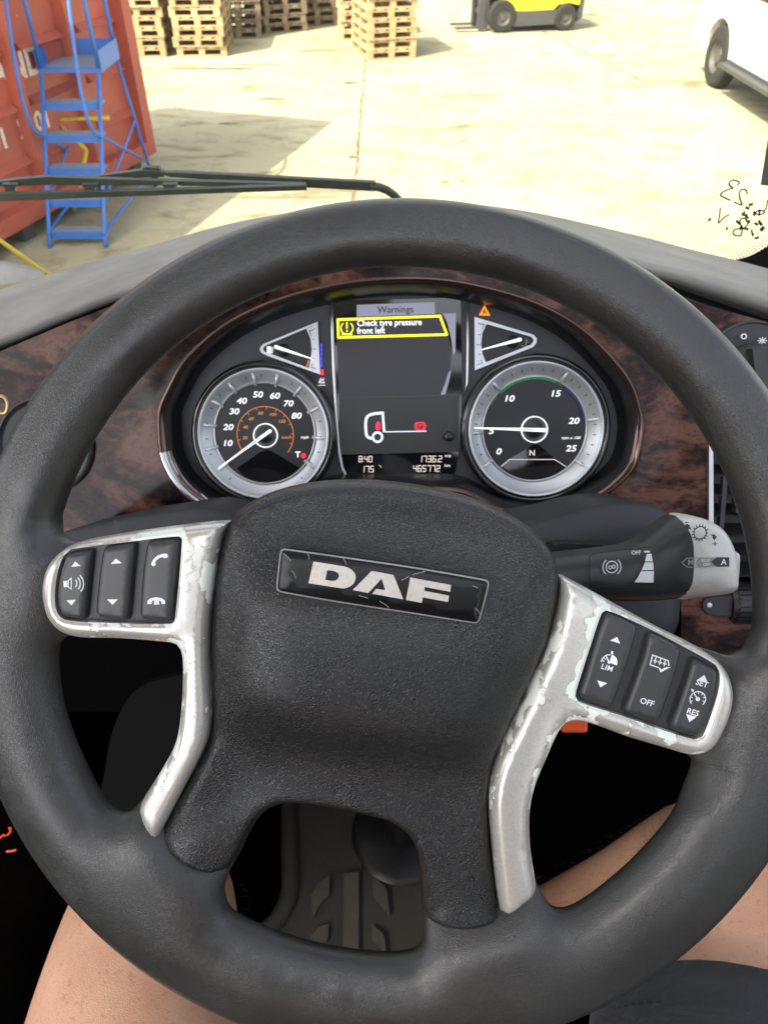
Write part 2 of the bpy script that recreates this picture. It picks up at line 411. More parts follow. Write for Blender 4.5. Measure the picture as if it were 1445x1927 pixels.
# top opening: inner rim from the fitted section, closed below under the spokes and the hub
e0 = px(112, 985); e1 = px(1412, 1195)
a0 = math.atan2(e1[1], e1[0]); a1 = math.atan2(e0[1], e0[0])
if a1 < 0: a1 += 2 * math.pi
top = []
for a in np.linspace(a0 + .02, a1 - .02, 130):
    w = Wang(math.cos(a), math.sin(a)); top.append(((RO - 2*w) * math.cos(a), (RO - 2*w) * math.sin(a)))
low = WF.pxs([(116, 1004), (130, 1016), (165, 1024), (250, 1018), (400, 1002), (430, 1030), (600, 1010), (800, 1010), (985, 1060), (1050, 1110), (1180, 1165), (1290, 1215), (1350, 1232), (1379, 1238), (1402, 1223)])
topo = np.array(top + [tuple(p) for p in smooth(low, .004, closed=False)])
lefto = smooth(rimfix(WF.pxs([(125, 1200), (114.5, 1210), (110, 1236), (113.5, 1287), (124, 1341), (147, 1407), (176, 1469), (201.5, 1509), (221, 1526), (243, 1529), (258, 1518), (276, 1494), (305, 1447), (327, 1403), (338, 1360), (345, 1287), (345, 1236), (334, 1210), (309, 1202), (222, 1196)])), .0035)
righto = smooth(rimfix(WF.pxs([(1062, 1362), (1049, 1380), (1030, 1426), (1007, 1482), (996, 1531), (996, 1588), (1004, 1648), (1019, 1684), (1039, 1708), (1063, 1712), (1090, 1700), (1127, 1674), (1173, 1636), (1222, 1586), (1264, 1533), (1294, 1476), (1307, 1437), (1296, 1424), (1270, 1412), (1202, 1393), (1126, 1368), (1092, 1356)])), .0035)
boto = smooth(rimfix(WF.pxs([(424, 1664), (427, 1694), (438, 1715), (472, 1735), (513, 1752), (562, 1769), (612, 1782), (662, 1790), (712, 1795), (753, 1794), (781, 1788), (796, 1770), (800, 1739), (797, 1679), (792, 1629), (784, 1601), (768, 1573), (733, 1551), (679, 1536), (612, 1522), (566, 1516), (529, 1517), (508, 1525), (488, 1542), (463, 1582), (443, 1622)])), .0035)
def rimdrop(x, y):
    lo_ = sstep(-y, .070, .100); return sstep(np.hypot(x, y), .188 - .018 * lo_, .150 - .014 * lo_)
def rimh(Q, d):
    r = np.hypot(Q[:, 0], Q[:, 1]); a = np.arctan2(Q[:, 1], Q[:, 0])
    w = (.0213 - .0055 * np.sin(a)) * .97
    z = .017 * np.sqrt(np.clip(1 - (1 - np.clip(d / w, 0, 1)) ** 2, 0, 1))
    drop = rimdrop(Q[:, 0], Q[:, 1])
    u = (RO - r) / (2 * w); ann = sstep(d, .003, .009) * (1 - drop)
    z = z - ann * (.0013 * np.exp(-((u - .36) / .10) ** 2) + .0006 * np.exp(-((u - .90) / .012) ** 2))
    return z * (1 - .75 * drop) - .010 * drop
rim = pillow('rim', circ, M['rim'], wheel, rimh, holes=[topo, lefto, righto, boto], spacing=.0032,
             rings=(.00012, .0005, .0012, .0022, .0036, .0055, .0078), skirt=0, zsmooth=(6, .02))
# the underside of the rim, mirrored
me = rim.data; co = np.zeros(len(me.vertices) * 3); me.vertices.foreach_get('co', co); co = co.reshape(-1, 3)
n0 = len(co); polys = [tuple(p.vertices) for p in me.polygons]
bs0 = -.010 * rimdrop(co[:, 0], co[:, 1]); back = co.copy(); back[:, 2] = bs0 - (co[:, 2] - bs0) * .9
V = co.tolist() + back.tolist(); Fc = polys + [tuple(i + n0 for i in p[::-1]) for p in polys]
bpy.data.objects.remove(rim)
rim = finish('rim', V, Fc, M['rim'], wheel, sm=True)
mod = rim.modifiers.new('w', 'WELD'); mod.merge_threshold = .00003

# airbag cover with its two lower legs
hub_px = [(428, 985), (447, 961), (485, 937.6), (541, 919), (612, 908.5), (682, 906.6), (753, 912), (823.5, 923.5), (894, 942), (965, 973), (1012, 1006), (1045, 1046), (1055.5, 1079), (1055, 1116.5), (1047, 1163.5), (1031, 1220), (1002, 1286), (965, 1366), (936.5, 1427), (926, 1463.6), (919.6, 1501), (919.6, 1543), (928, 1637), (940, 1722), (938, 1735), (900, 1744), (860, 1745), (805, 1734), (796, 1725), (793, 1680), (789, 1630), (781, 1603), (765, 1576), (732, 1554), (679, 1539), (612, 1525), (566, 1519), (529, 1520), (509, 1527), (488, 1544), (464, 1583), (445, 1623), (431, 1645), (420, 1649), (398.6, 1645.8), (365, 1632.5), (332, 1612.6), (300, 1589), (296, 1578), (349, 1483), (378, 1428.7), (392, 1392), (397, 1345), (395, 1287), (393, 1229), (394, 1178), (400, 1116), (409, 1051), (420, 1003.6)]
HZ = .012
hub_o = smooth(WF.pxs(hub_px, HZ), .004)
def iseg(a, b):
    A = hub_o; i = int(((A - np.array(px(*a, HZ))) ** 2).sum(1).argmin()); j = int(((A - np.array(px(*b, HZ))) ** 2).sum(1).argmin())
    return i, j
ends = []; keep = np.ones(len(hub_o), bool)
for a_, b_ in (((939, 1728), (798, 1728)), ((425, 1648), (298, 1586))):
    i, j = iseg(a_, b_); i, j = min(i, j), max(i, j); ends.append(hub_o[i:j+1]); keep[i+1:j] = False
def segdist(Q, P):
    A, B = P[:-1], P[1:]; AB = B - A; L = (AB ** 2).sum(1) + 1e-15; out = []
    for k in range(0, len(Q), 4000):
        q = Q[k:k+4000, None]; t = np.clip(((q - A) * AB).sum(2) / L, 0, 1); out.append(np.sqrt(((q - A - t[..., None] * AB) ** 2).sum(2)).min(1))
    return np.concatenate(out)
ki = [i for i in range(len(hub_o)) if keep[i]]; runs = []; cur = [ki[0]]
for a_, b_ in zip(ki, ki[1:]):
    if b_ == a_ + 1: cur.append(b_)
    else: runs.append(cur); cur = [b_]
runs.append(cur); runs[-1] = runs[-1] + [0]
runs = [hub_o[q] for q in runs if len(q) > 1]
yA = px(720, 1330)[1]; yB = px(720, 1420)[1]; yT = px(720, 960)[1]
def hubh(Q, d0):
    d = np.min([segdist(Q, q) for q in runs], axis=0); de = np.min([segdist(Q, q) for q in ends], axis=0)
    z = .026 * np.sqrt(np.clip(1 - (1 - np.clip(d / .040, 0, 1)) ** 2, 0, 1))
    tilt = (Q[:, 0] - 0) * .13                       # the wheel is turned: break line slopes
    low_ = sstep(-(Q[:, 1] + tilt), -yA, -yB)
    e = sstep(d, 0, .02)
    z = z - .015 * low_ * e
    topf = sstep(Q[:, 1] + tilt, yT - .060, yT + .01)   # top of the cover falls away towards the dash
    z = z - .024 * topf * sstep(d, .0, .03)
    e2 = 1 - sstep(de, 0, .045); z = z * (1 - e2) + e2 * .0115 * np.sqrt(np.clip(1 - (1 - np.clip(d / .018, 0, 1)) ** 2, 0, 1))
    return .004 + z - .0016 * (1 - sstep(np.minimum(de, d0 + 9 * (de > .01)), 0, .0016))
pillow('airbag_cover', hub_o, M['hub'], wheel, hubh, spacing=.0028, rings=(.0003, .0009, .0018, .003, .0045), skirt=.012, zsmooth=(26, .03))
def hubz(x, y):   # height of the flat middle of the cover
    return .030

# silver spoke trims with recesses for the buttons
lt_px = [(426, 985), (417, 1003), (406, 1051), (397, 1116), (391, 1178), (390, 1229), (392, 1287), (394, 1345), (389, 1392), (375, 1428), (346, 1483), (296, 1578), (290, 1581), (273, 1562.8), (264, 1543), (260, 1529), (263, 1516), (276, 1494), (305, 1447), (327, 1403), (336, 1360), (341, 1287), (340, 1236), (331, 1216), (309, 1211), (222, 1204), (150, 1202), (118, 1194), (102, 1183), (87, 1163), (78, 1131), (77, 1098), (87, 1065), (109, 1040), (134, 1026), (185, 1014.5), (294, 998)]
rt_px = [(1058, 1089), (1081, 1098), (1126, 1122), (1202, 1164), (1258, 1194), (1315, 1222), (1352.6, 1245), (1373, 1271), (1382, 1305), (1377, 1343), (1360, 1384), (1341, 1411), (1315, 1423), (1292, 1422), (1258, 1412), (1183, 1390), (1111, 1364), (1085, 1359), (1067, 1363), (1052, 1382), (1032, 1426), (1009, 1482), (999, 1531), (999, 1588), (1004, 1630), (1010, 1672), (1005, 1688), (990, 1701), (968, 1718), (948, 1725), (943, 1722), (931, 1637), (923, 1543), (923, 1501), (929, 1463), (940, 1427), (968, 1366), (1005, 1286), (1034, 1220), (1050, 1163), (1058, 1116)]
lrec = [(128, 1036), (230, 1022), (336, 1010), (342, 1015), (328, 1170), (321, 1175), (200, 1173), (122, 1167), (107, 1155), (102, 1130), (106, 1085), (117, 1047)]
rrec = crop(900, 1060, 2.6514, [(640, 238), (800, 305), (1010, 412), (1195, 516), (1208, 545), (1202, 630), (1167, 750), (1120, 868), (1090, 883), (960, 848), (720, 765), (500, 693), (485, 665), (508, 580), (563, 410), (618, 250)])
TZ = .013
def trimh(Q, d):
    return .0085 + .0095 * np.sqrt(np.clip(1 - (1 - np.clip(d / .009, 0, 1)) ** 2, 0, 1))
for pxl, rec in ((lt_px, lrec), (rt_px, rrec)):
    o_ = smooth(WF.pxs(pxl, TZ), .003); h_ = smooth(WF.pxs(rec, .017), .003)
    def th(Q, d, o_=o_, h_=h_):
        d1 = pdist(Q, [o_]); d2 = pdist(Q, [h_])
        z = .0085 + .0092 * np.sqrt(np.clip(1 - (1 - np.clip(d1 / .0068, 0, 1)) ** 2, 0, 1))
        return z - .0012 * (1 - sstep(d2, 0, .0016))
    pillow('spoke_trim', o_, M['silver'], wheel, th, holes=[h_], spacing=.0019, rings=(.0002, .0006, .0012, .002, .003, .0042), skirt=.009, zsmooth=(14, .008))
    mb = MB(); mb.prism(smooth(WF.pxs(rec, .013), .004), .004, .0125)
    mb.build('button_panel', M['panel'], wheel)

SY = {}
def tri(mb, c, w, h, z, up=True, rot=0):
    s = 1 if up else -1; P = [(-w/2, -h/2*s), (w/2, -h/2*s), (0, h/2*s)]
    ca, sa = math.cos(rot), math.sin(rot)
    mb.prism([(c[0] + x*ca - y*sa, c[1] + x*sa + y*ca) for x, y in P], z - .0002, z)
def line(mb, pts, w, z, closed=False, th=.0002):
    pts = [np.array(p, float) for p in pts]; n = len(pts)
    for i in range(n if closed else n - 1):
        a, b = pts[i], pts[(i+1) % n]; d = b - a; L = np.linalg.norm(d)
        if L < 1e-9: continue
        d /= L; q = np.array([-d[1], d[0]]) * w / 2; a2, b2 = a - d * w * .3, b + d * w * .3
        P = [a2 - q, b2 - q, b2 + q, a2 + q]
        mb.add([(p[0], p[1], z) for p in P] + [(p[0], p[1], z - th) for p in P], [(0, 1, 2, 3), (0, 4, 5, 1), (1, 5, 6, 2), (2, 6, 7, 3), (3, 7, 4, 0)])
def arc(c, r, a0, a1, n=14, ry=None): return [(c[0] + r * math.cos(R(a0 + (a1-a0)*i/n)), c[1] + (ry or r) * math.sin(R(a0 + (a1-a0)*i/n))) for i in range(n+1)]
SZ = .0181; PXM = .3988 / F    # metres per photo pixel on the wheel
LB = [[(121.8, 1047), (131, 1039), (172.6, 1033.8), (174.4, 1038), (168, 1100), (161.7, 1163.5), (158, 1166.4), (123.6, 1162.8), (112, 1153), (106.5, 1130.8), (109, 1090.8)],
      [(193.5, 1033), (199, 1028.3), (250.8, 1020.7), (255.5, 1023.6), (249, 1095), (241.7, 1167), (236, 1169), (185.3, 1163.5), (179.2, 1158), (180, 1130.8), (185.3, 1080)],
      [(276, 1021), (282, 1017.4), (334.3, 1012.7), (338, 1016.3), (332, 1090), (325, 1169), (320, 1170.8), (267, 1166.4), (262.4, 1161.7), (263.5, 1123.5), (268, 1069)]]
RB = [crop(1080, 1140, 4.8167, q) for q in (
    [(275, 75), (320, 62), (560, 180), (575, 200), (560, 300), (480, 560), (350, 915), (310, 930), (55, 835), (40, 800), (90, 640), (180, 340)],
    [(670, 268), (710, 255), (955, 378), (972, 400), (955, 520), (870, 800), (780, 1040), (740, 1068), (460, 975), (448, 940), (500, 790), (610, 480)],
    [(1070, 490), (1100, 478), (1290, 580), (1305, 610), (1295, 740), (1235, 970), (1150, 1170), (1100, 1195), (880, 1125), (865, 1090), (925, 920), (1020, 640)])]
def keyh(Q, d): return .0128 + .0052 * np.sqrt(np.clip(1 - (1 - np.clip(d / .0028, 0, 1)) ** 2, 0, 1)) 
def button(pts):
    return pillow('button', smooth(WF.pxs(pts, .0165), .0015), M['key'], wheel, keyh, spacing=.0022, rings=(.0001, .0004, .0009, .0016, .0024), skirt=.004)
bl = [button(q) for q in LB]; br = [button(q) for q in RB]
def P40(x, y): return WF.px(40 + x / 2.752, 960 + y / 2.752, SZ)
def P10(x, y): return WF.px(1080 + x / 4.8167, 1140 + y / 4.8167, SZ)
K = PXM
# left: volume rocker
mb = MB(); tri(mb, P40(281, 279), 17*K, 9*K, SZ, True, R(6)); tri(mb, P40(259, 480), 17*K, 10*K, SZ, False, R(3))
mb.prism([P40(*q) for q in ((218, 368), (238, 366), (240, 399), (220, 401))], SZ-.0002, SZ)
line(mb, [P40(*q) for q in ((243, 366), (259, 352), (259, 409), (243, 399))], 1.6*K, SZ, True)
for r_ in (9, 15, 21):
    c = P40(262, 380); line(mb, [(c[0] + r_*K*math.cos(R(a)), c[1] + r_*K*math.sin(R(a))) for a in range(-42, 50, 12)], 2*K, SZ)
mb.build('volume_symbol', M['white'], bl[0])
mb = MB(); tri(mb, P40(491, 264), 20*K, 9.5*K, SZ, True, R(4)); tri(mb, P40(472, 477), 19*K, 10*K, SZ, False)
mb.build('arrow_symbol', M['white'], bl[1])
mb = MB(); mb.prism([P40(*q) for q in ((672, 282), (676, 268), (690, 248), (708, 234), (738, 225), (755, 227), (761, 244), (742, 250), (732, 243), (712, 250), (698, 263), (694, 270), (696, 285), (682, 292))], SZ-.0002, SZ)
mb.prism([P40(*q) for q in ((653, 487), (654, 470), (668, 457), (698, 451), (728, 457), (744, 470), (746, 487), (728, 487), (722, 472), (714, 468), (714, 484), (716, 490), (686, 490), (688, 484), (688, 468), (678, 472), (674, 487))], SZ-.0002, SZ)
mb.build('phone_symbol', M['white'], bl[2])
# right: limiter, display check, cruise control
RR_ = R(-17)
mb = MB(); tri(mb, P10(382, 307), 19*K, 10*K, SZ, True, RR_); tri(mb, P10(247, 716), 19*K, 11*K, SZ, False, RR_)
mb.prism([P10(*q) for q in ((340, 410), (357, 415), (352, 428), (360, 432), (341, 445), (332, 424), (338, 426))], SZ-.0002, SZ)
c = P10(318, 515); line(mb, arc(c, 14*K, 175, 85, 10), 1.8*K, SZ)
mb.prism([c] + arc(c, 15*K, -22, 72, 8), SZ-.0002, SZ); line(mb, [c, P10(293, 462)], 2.4*K, SZ)
for a in (165, 140, 115): line(mb, [(c[0]+9*K*math.cos(R(a)), c[1]+9*K*math.sin(R(a))), (c[0]+13*K*math.cos(R(a)), c[1]+13*K*math.sin(R(a)))], 1.6*K, SZ)
mb.ring(c, 0, 2.6*K, SZ-.0002, SZ, n=12)
mb.text('LIM', P10(300, 565), 14*K, SZ, RR_, bold=.012, spacing=1.05); mb.build('limiter_symbol', M['white'], br[0])
mb = MB(); line(mb, [P10(*q) for q in ((860, 545), (855, 500), (712, 448), (690, 535), (765, 562))], 2*K, SZ)
for a, b_ in ((735, 500), (778, 512), (820, 525)):
    line(mb, [P10(a + 8, b_ - 30), P10(a - 4, b_ + 22)], 1.8*K, SZ); line(mb, [P10(a - 10, b_ - 2), P10(a + 14, b_ + 6)], 2.6*K, SZ)
mb.prism([P10(*q) for q in ((768, 570), (778, 562), (793, 580), (830, 560), (878, 560), (845, 572), (785, 606))], SZ-.0002, SZ)
mb.text('OFF', P10(662, 878), 15*K, SZ, RR_, bold=.018); mb.build('display_symbol', M['white'], br[1])
mb = MB(); tri(mb, P10(1172, 660), 21*K, 13*K, SZ, True, R(-14)); mb.text('SET', P10(1160, 708), 14.5*K, SZ, RR_, bold=.018)
c = P10(1122, 848); line(mb, arc(c, 14*K, 215, -45, 20), 1.8*K, SZ); mb.ring(c, 0, 4*K, SZ-.0002, SZ, n=14); line(mb, [c, P10(1090, 800)], 2.2*K, SZ)
for a in (200, 165, 125, 85, 50, 15, -20): line(mb, [(c[0]+10*K*math.cos(R(a)), c[1]+10*K*math.sin(R(a))), (c[0]+13.5*K*math.cos(R(a)), c[1]+13.5*K*math.sin(R(a)))], 1.3*K, SZ)
mb.prism([P10(*q) for q in ((1062, 752), (1090, 765), (1078, 782), (1066, 776))], SZ-.0002, SZ)
mb.text('RES', P10(1077, 968), 14.5*K, SZ, RR_, bold=.018); tri(mb, P10(1055, 1026), 20*K, 13*K, SZ, False, R(-14))
mb.build('cruise_symbol', M['white'], br[2])

# badge
BZ = .0325
def PB(x, y): return WF.px(400 + x / 2.125, 900 + y / 2.125, BZ)
def PL(x, y): return WF.px(560 + x / 4.5156, 1040 + y / 4.5156, BZ)
bo = smooth([PB(*q) for q in ((274, 292), (283, 289), (290, 289), (500, 318), (800, 362), (1090, 412), (1101, 417), (1104, 428), (1085, 505), (1066, 572), (1060, 580), (1050, 582), (800, 543), (500, 497), (268, 456), (258, 450), (256, 441), (263, 370))], .0015)
badge = pillow('badge', bo, M['badge'], wheel, lambda Q, d: .0292 + .003 * np.sqrt(np.clip(1 - (1 - np.clip(d / .0018, 0, 1)) ** 2, 0, 1)), spacing=.004, rings=(.0001, .0004, .001, .0016), skirt=.006)
mb = MB(); 
cc = bo.mean(0); bo2 = cc + (bo - cc) * np.array([1.012, 1.05])
for i in range(len(bo)):
    pass
mb.tube([(p[0], p[1], .0300) for p in bo] + [(bo[0][0], bo[0][1], .0300)], .0006, 6, cap=False); mb.build('edge', M['grey'], badge, sm=True)
lb = MB()
D = [(135, 76), (400, 118), (450, 140), (485, 175), (494, 215), (478, 258), (445, 288), (400, 303), (350, 300), (92, 260)]
Dh = [(252, 148), (318, 158), (345, 175), (352, 200), (340, 225), (318, 238), (285, 240), (235, 230)]
def poly_hole(mb, P, H, z0, z1):
    P = np.array(P, float); H = np.array(H, float)
    if area(P) < 0: P = P[::-1]
    if area(H) < 0: H = H[::-1]
    V = P.tolist() + H.tolist(); n, m = len(P), len(H)
    E = [(i, (i+1) % n) for i in range(n)] + [(n+i, n+(i+1) % m) for i in range(m)]
    r = delaunay_2d_cdt([Vector(p) for p in V], E, [], 0, 1e-9); V2 = np.array([tuple(v) for v in r[0]])
    T = [t for t in r[2]]; cen = np.array([V2[list(t)].mean(0) for t in T]); ok = inpoly(cen, P) & ~inpoly(cen, H)
    T = [t if area(V2[list(t)]) > 0 else t[::-1] for t, k in zip(T, ok) if k]; q = len(V2)
    mb.add([(x, y, z1) for x, y in V2] + [(x, y, z0) for x, y in V2], T + [tuple(q+i for i in t[::-1]) for t in T])
    mb.add([(x, y, z1) for x, y in P] + [(x, y, z0) for x, y in P], [(i, n+i, n+(i+1) % n, (i+1) % n) for i in range(n)])
poly_hole(lb, smooth([PL(*q) for q in D[1:-1]], .0008, closed=False).tolist() + [PL(*D[-1]), PL(*D[0])], [PL(*q) for q in Dh], BZ - .0004, BZ + .0001)
lb.prism([PL(*q) for q in ((468, 318), (630, 156), (815, 190), (897, 397), (634, 350), (668, 308), (745, 320), (714, 222), (600, 343))], BZ - .0004, BZ + .0001)
lb.prism([PL(*q) for q in ((958, 212), (1303, 275), (1296, 333), (1080, 292), (1074, 324), (1286, 366), (1278, 420), (1064, 380), (1054, 427), (920, 402))], BZ - .0004, BZ + .0001)
lb.build('lettering', M['logo'], badge)
sc = MB()
for (x1, y1, x2, y2) in ((283, 300, 312, 330), (318, 370, 332, 400), (520, 318, 534, 345), (755, 408, 785, 392), (800, 385, 850, 372), (668, 492, 705, 518), (1040, 430, 1060, 440), (380, 300, 385, 325), (1050, 520, 1070, 545), (585, 470, 620, 480)):
    line(sc, [PB(x1, y1), PB((x1+x2)/2 + 3, (y1+y2)/2), PB(x2, y2)], .00028, BZ, th=.0001)
sc.build('scratches', M['grey'], badge)

# ================================================================ INSTRUMENT CLUSTER
CE = R(31)
CF = Frame(atT(750, 800, .70), (0, -math.cos(CE), math.sin(CE)))
clus = thing('instrument_cluster', 'lit instrument cluster with two round silver dials and warning screen behind the steering wheel', 'instrument cluster', frame=CF)
S = .70 / F
BEZ = .034
bez_px = [(300, 837), (299, 775), (316, 732), (349, 675), (415, 616), (480, 580), (545, 556), (606, 540), (679, 527), (779, 522), (862, 529), (960, 552), (1027, 577), (1094, 617), (1148, 669), (1188, 722), (1206, 779), (1208, 813), (1195, 873), (1168, 907), (1128, 937), (1077, 962), (1027, 974), (960, 968), (915, 952), (885, 934), (860, 926), (800, 924), (700, 924), (630, 926), (590, 944), (540, 968), (480, 978), (432, 974), (382, 955), (332, 913), (306, 866)]
bo_ = smooth(CF.pxs(bez_px, BEZ), .006)
def shrink(P, k):
    P = np.asarray(P)
    if area(P) < 0: P = P[::-1]
    T = np.roll(P, -1, 0) - np.roll(P, 1, 0); T /= np.linalg.norm(T, axis=1)[:, None]
    return P + np.stack([-T[:, 1], T[:, 0]], 1) * k
if area(bo_) < 0: bo_ = bo_[::-1]
mb = MB(); n = len(bo_)
prof = [(-.0015, BEZ - .004), (-.001, BEZ + .0015), (.0015, BEZ + .002), (.005, BEZ - .003), (.0085, .024), (.0105, .010), (.0115, -.002)]
def ringloft(P, prof):
    V = []; m = len(prof); n = len(P)
    L = [shrink(P, k) for k, z in prof]
    for i in range(n):
        for q, (k, z) in enumerate(prof): V.append((L[q][i][0], L[q][i][1], z))
    return V, [(i*m+k, ((i+1) % n)*m+k, ((i+1) % n)*m+k+1, i*m+k+1) for i in range(n) for k in range(m-1)]
mb.add(*ringloft(bo_, prof[3:])); mb.build('bezel', M['bezel'], clus, sm=True)
mb = MB(); mb.add(*ringloft(bo_, prof[:4])); mb.build('bezel_trim', M['btrim'], clus, sm=True)
# brighter chrome paints in the reflection at the trim's lower left
def trimseg(a, b):
    idx = [i for i in range(n) if a <= i / n < b]; return idx
mb = MB(); Lq = [(shrink(bo_, k), z) for k, z in ((-.0012, BEZ+.0012), (.0012, BEZ+.0030), (.0045, BEZ-.0005), (.0075, .026))]
low_y = [i for i in range(n) if bo_[i][1] < CF.px(300, 850, BEZ)[1] and bo_[i][0] < CF.px(440, 900, BEZ)[0]]
low_y.sort(key=lambda i: bo_[i][0])
V = []; m_ = 4
for i in low_y:
    for L_, z in Lq: V.append((L_[i][0], L_[i][1], z))
mb.add(V, [(i*m_+k, (i+1)*m_+k, (i+1)*m_+k+1, i*m_+k+1) for i in range(len(low_y)-1) for k in range(m_-1)]); mb.build('chrome_reflection', M['chrome'], clus, sm=True)
# back plate
mb = MB(); mb.prism(shrink(bo_, .006), -.012, 0.0); mb.build('face_panel', M['face2'], clus)
def c2(x, y, h=.001): return CF.px(x, y, h)
def K3(x, y, h=.004): return CF.px(300 + x / 3.1413, 500 + y / 3.1413, h)
def K4(x, y, h=.004): return CF.px(740 + x / 2.949, 500 + y / 2.949, h)
def dial(name, cen, rad, flip=False):
    p = c2(*cen, .008); g = None
    mb = MB(); r = rad * S
    mb.lathe(p, [(r*1.11, .0), (r*1.10, .010), (r*1.07, .0125), (r*1.015, .0115), (r*1.0, .008)], 96)
    d = mb.build(name, M['gloss'], clus, sm=True)
    mb = MB(); mb.lathe(p, [(r*.955, .0108), (r*.935, .0095), (r*.80, .0035), (r*.785, .003)], 96); mb.build('dial_ring', M['dialband'], d, sm=True)
    mb = MB(); mb.lathe(p, [(r*1.0, .008), (r*.995, .0128), (r*.975, .0135), (r*.955, .0108)], 96); mb.build('outer_ring', M['dialring'], d, sm=True)
    mb = MB(); mb.lathe(p, [(r*.785, .0032), (r*.78, .0045), (r*.765, .0045), (r*.76, .003)], 96); mb.build('inner_ring', M['chrome2'], d, sm=True)
    mb = MB(); mb.ring(p, 0, r*.79, .001, .0028, n=96); mb.build('dial_face', M['face'], d)
    return d, p, r
d1, p1, r1 = dial('speedometer', (496.6, 816.5), 122)
def pegs(par, piv, pts, r, L0=.74, L1=.93, k=K3, w=.0016):
    mb = MB()
    for (x, y) in pts:
        mb = MB(); q = k(x, y); v = np.array(q) - np.array(piv); v /= np.linalg.norm(v)
        a = (piv[0] + v[0]*r*L0, piv[1] + v[1]*r*L0, .0042); b = (piv[0] + v[0]*r*L1, piv[1] + v[1]*r*L1, .0088)
        mb.tube([a, b], [w, w*.8], 8)
        mb.build('tick_peg', M['dialring'], par, sm=True)
def minor(par, piv, a0, a1, cnt, r, skip=0, l0=.86, l1=.90):
    mb = MB()
    for i in range(cnt):
        a = R(a0 + (a1 - a0) * i / (cnt - 1)); v = (math.cos(a), math.sin(a))
        z = .0035 + (l0 - .8) / .13 * .006 + .0006
        line(mb, [(piv[0] + v[0]*r*l0, piv[1] + v[1]*r*l0), (piv[0] + v[0]*r*l1, piv[1] + v[1]*r*l1)], .0007, z + .0012)
    mb.build('minor_ticks', M['darkprint'], par)
piv1 = K3(628, 1003)
pegs(d1, p1, [(340, 1070), (320, 945), (370, 830), (450, 745), (568, 700), (690, 695), (805, 760), (885, 865), (920, 1015), (885, 1170), (400, 1170)], r1)
minor(d1, p1, 232, -50, 19, r1)
mb = MB()
for s_, x, y in (('10', 400, 1050), ('20', 405, 955), ('30', 440, 862), ('40', 485, 800), ('50', 580, 762), ('60', 680, 770), ('70', 760, 815), ('80', 808, 888)):
    mb.text(s_, K3(x, y), 15.5*S, .0042, shear=.18, bold=.02, sx=1.22)
mb.text('mph', K3(858, 1014), 7*S, .0042, shear=.18, bold=.02, sx=1.2); mb.text('T', K3(818, 1117), 15*S, .0042, bold=.03, sx=1.1)
mb.build('numerals', M['num'], d1)
mb = MB(); line(mb, arc(K3(625, 1000), 53*S, 212, -38, 40), 1.3*S, .0036)
for s_, x, y in (('20', 505, 1018), ('40', 508, 955), ('60', 540, 905), ('80', 597, 872), ('100', 668, 880), ('120', 722, 920), ('km/h', 752, 1015)):
    mb.text(s_, K3(x, y), 8*S, .0036, shear=.18, bold=.015, sx=1.2)
for a in range(212, -40, -21):
    c = K3(625, 1000); line(mb, [(c[0]+53*S*math.cos(R(a)), c[1]+53*S*math.sin(R(a))), (c[0]+48*S*math.cos(R(a)), c[1]+48*S*math.sin(R(a)))], 1*S, .0036)
mb.build('kilometre_scale', M['orange'], d1)
mb = MB(); mb.ring(K3(852, 1123), 0, 4.6*S, .0036, .0044, n=16); mb.build('warning_lamp', M['red'], d1)
mb = MB(); mb.prism([K3(*q) for q in ((628, 1085), (590, 1105), (455, 1200), (500, 1245), (560, 1275), (625, 1285), (700, 1278), (760, 1250), (825, 1195), (670, 1100))], .0026, .0034); mb.build('lower_window', M['gloss'], d1)
def needle(par, piv, tip, tail, w=5.0):
    mb = MB(); a = np.array(tail); b = np.array(tip); d = (b-a)/np.linalg.norm(b-a); q = np.array([-d[1], d[0]])
    P = [a + q*w*.5*S, b + q*1.0*S, b - q*1.0*S, a - q*w*.5*S, a - q*w*.3*S - d*2*S, a + q*w*.3*S - d*2*S]
    mb.prism(P, .0105, .0118); nd = mb.build('needle', M['needle'], par)
    mb = MB(); mb.prism([a + d*22*S + q*.8*S, a + d*80*S + q*.5*S, a + d*80*S - q*.5*S, a + d*22*S - q*.8*S], .0118, .0121); mb.build('needle_slot', M['darkprint'], nd)
def hubcap(par, piv, r=23):
    mb = MB(); mb.lathe(piv, [(r*S, .003), (r*S, .0062), ((r-1.8)*S, .0066), ((r-2.2)*S, .0045)], 48); mb.build('hub_ring', M['num'], par, sm=True)
    mb = MB(); mb.lathe(piv, [((r-2)*S, .003), ((r-6)*S, .0055), ((r-12)*S, .0085), (4*S, .0100), (0.00001, .0102)], 40); mb.build('hub_cap', M['black'], par, sm=True)
hubcap(d1, piv1); needle(d1, piv1, K3(350, 1197, .011), K3(655, 975, .011), 6)

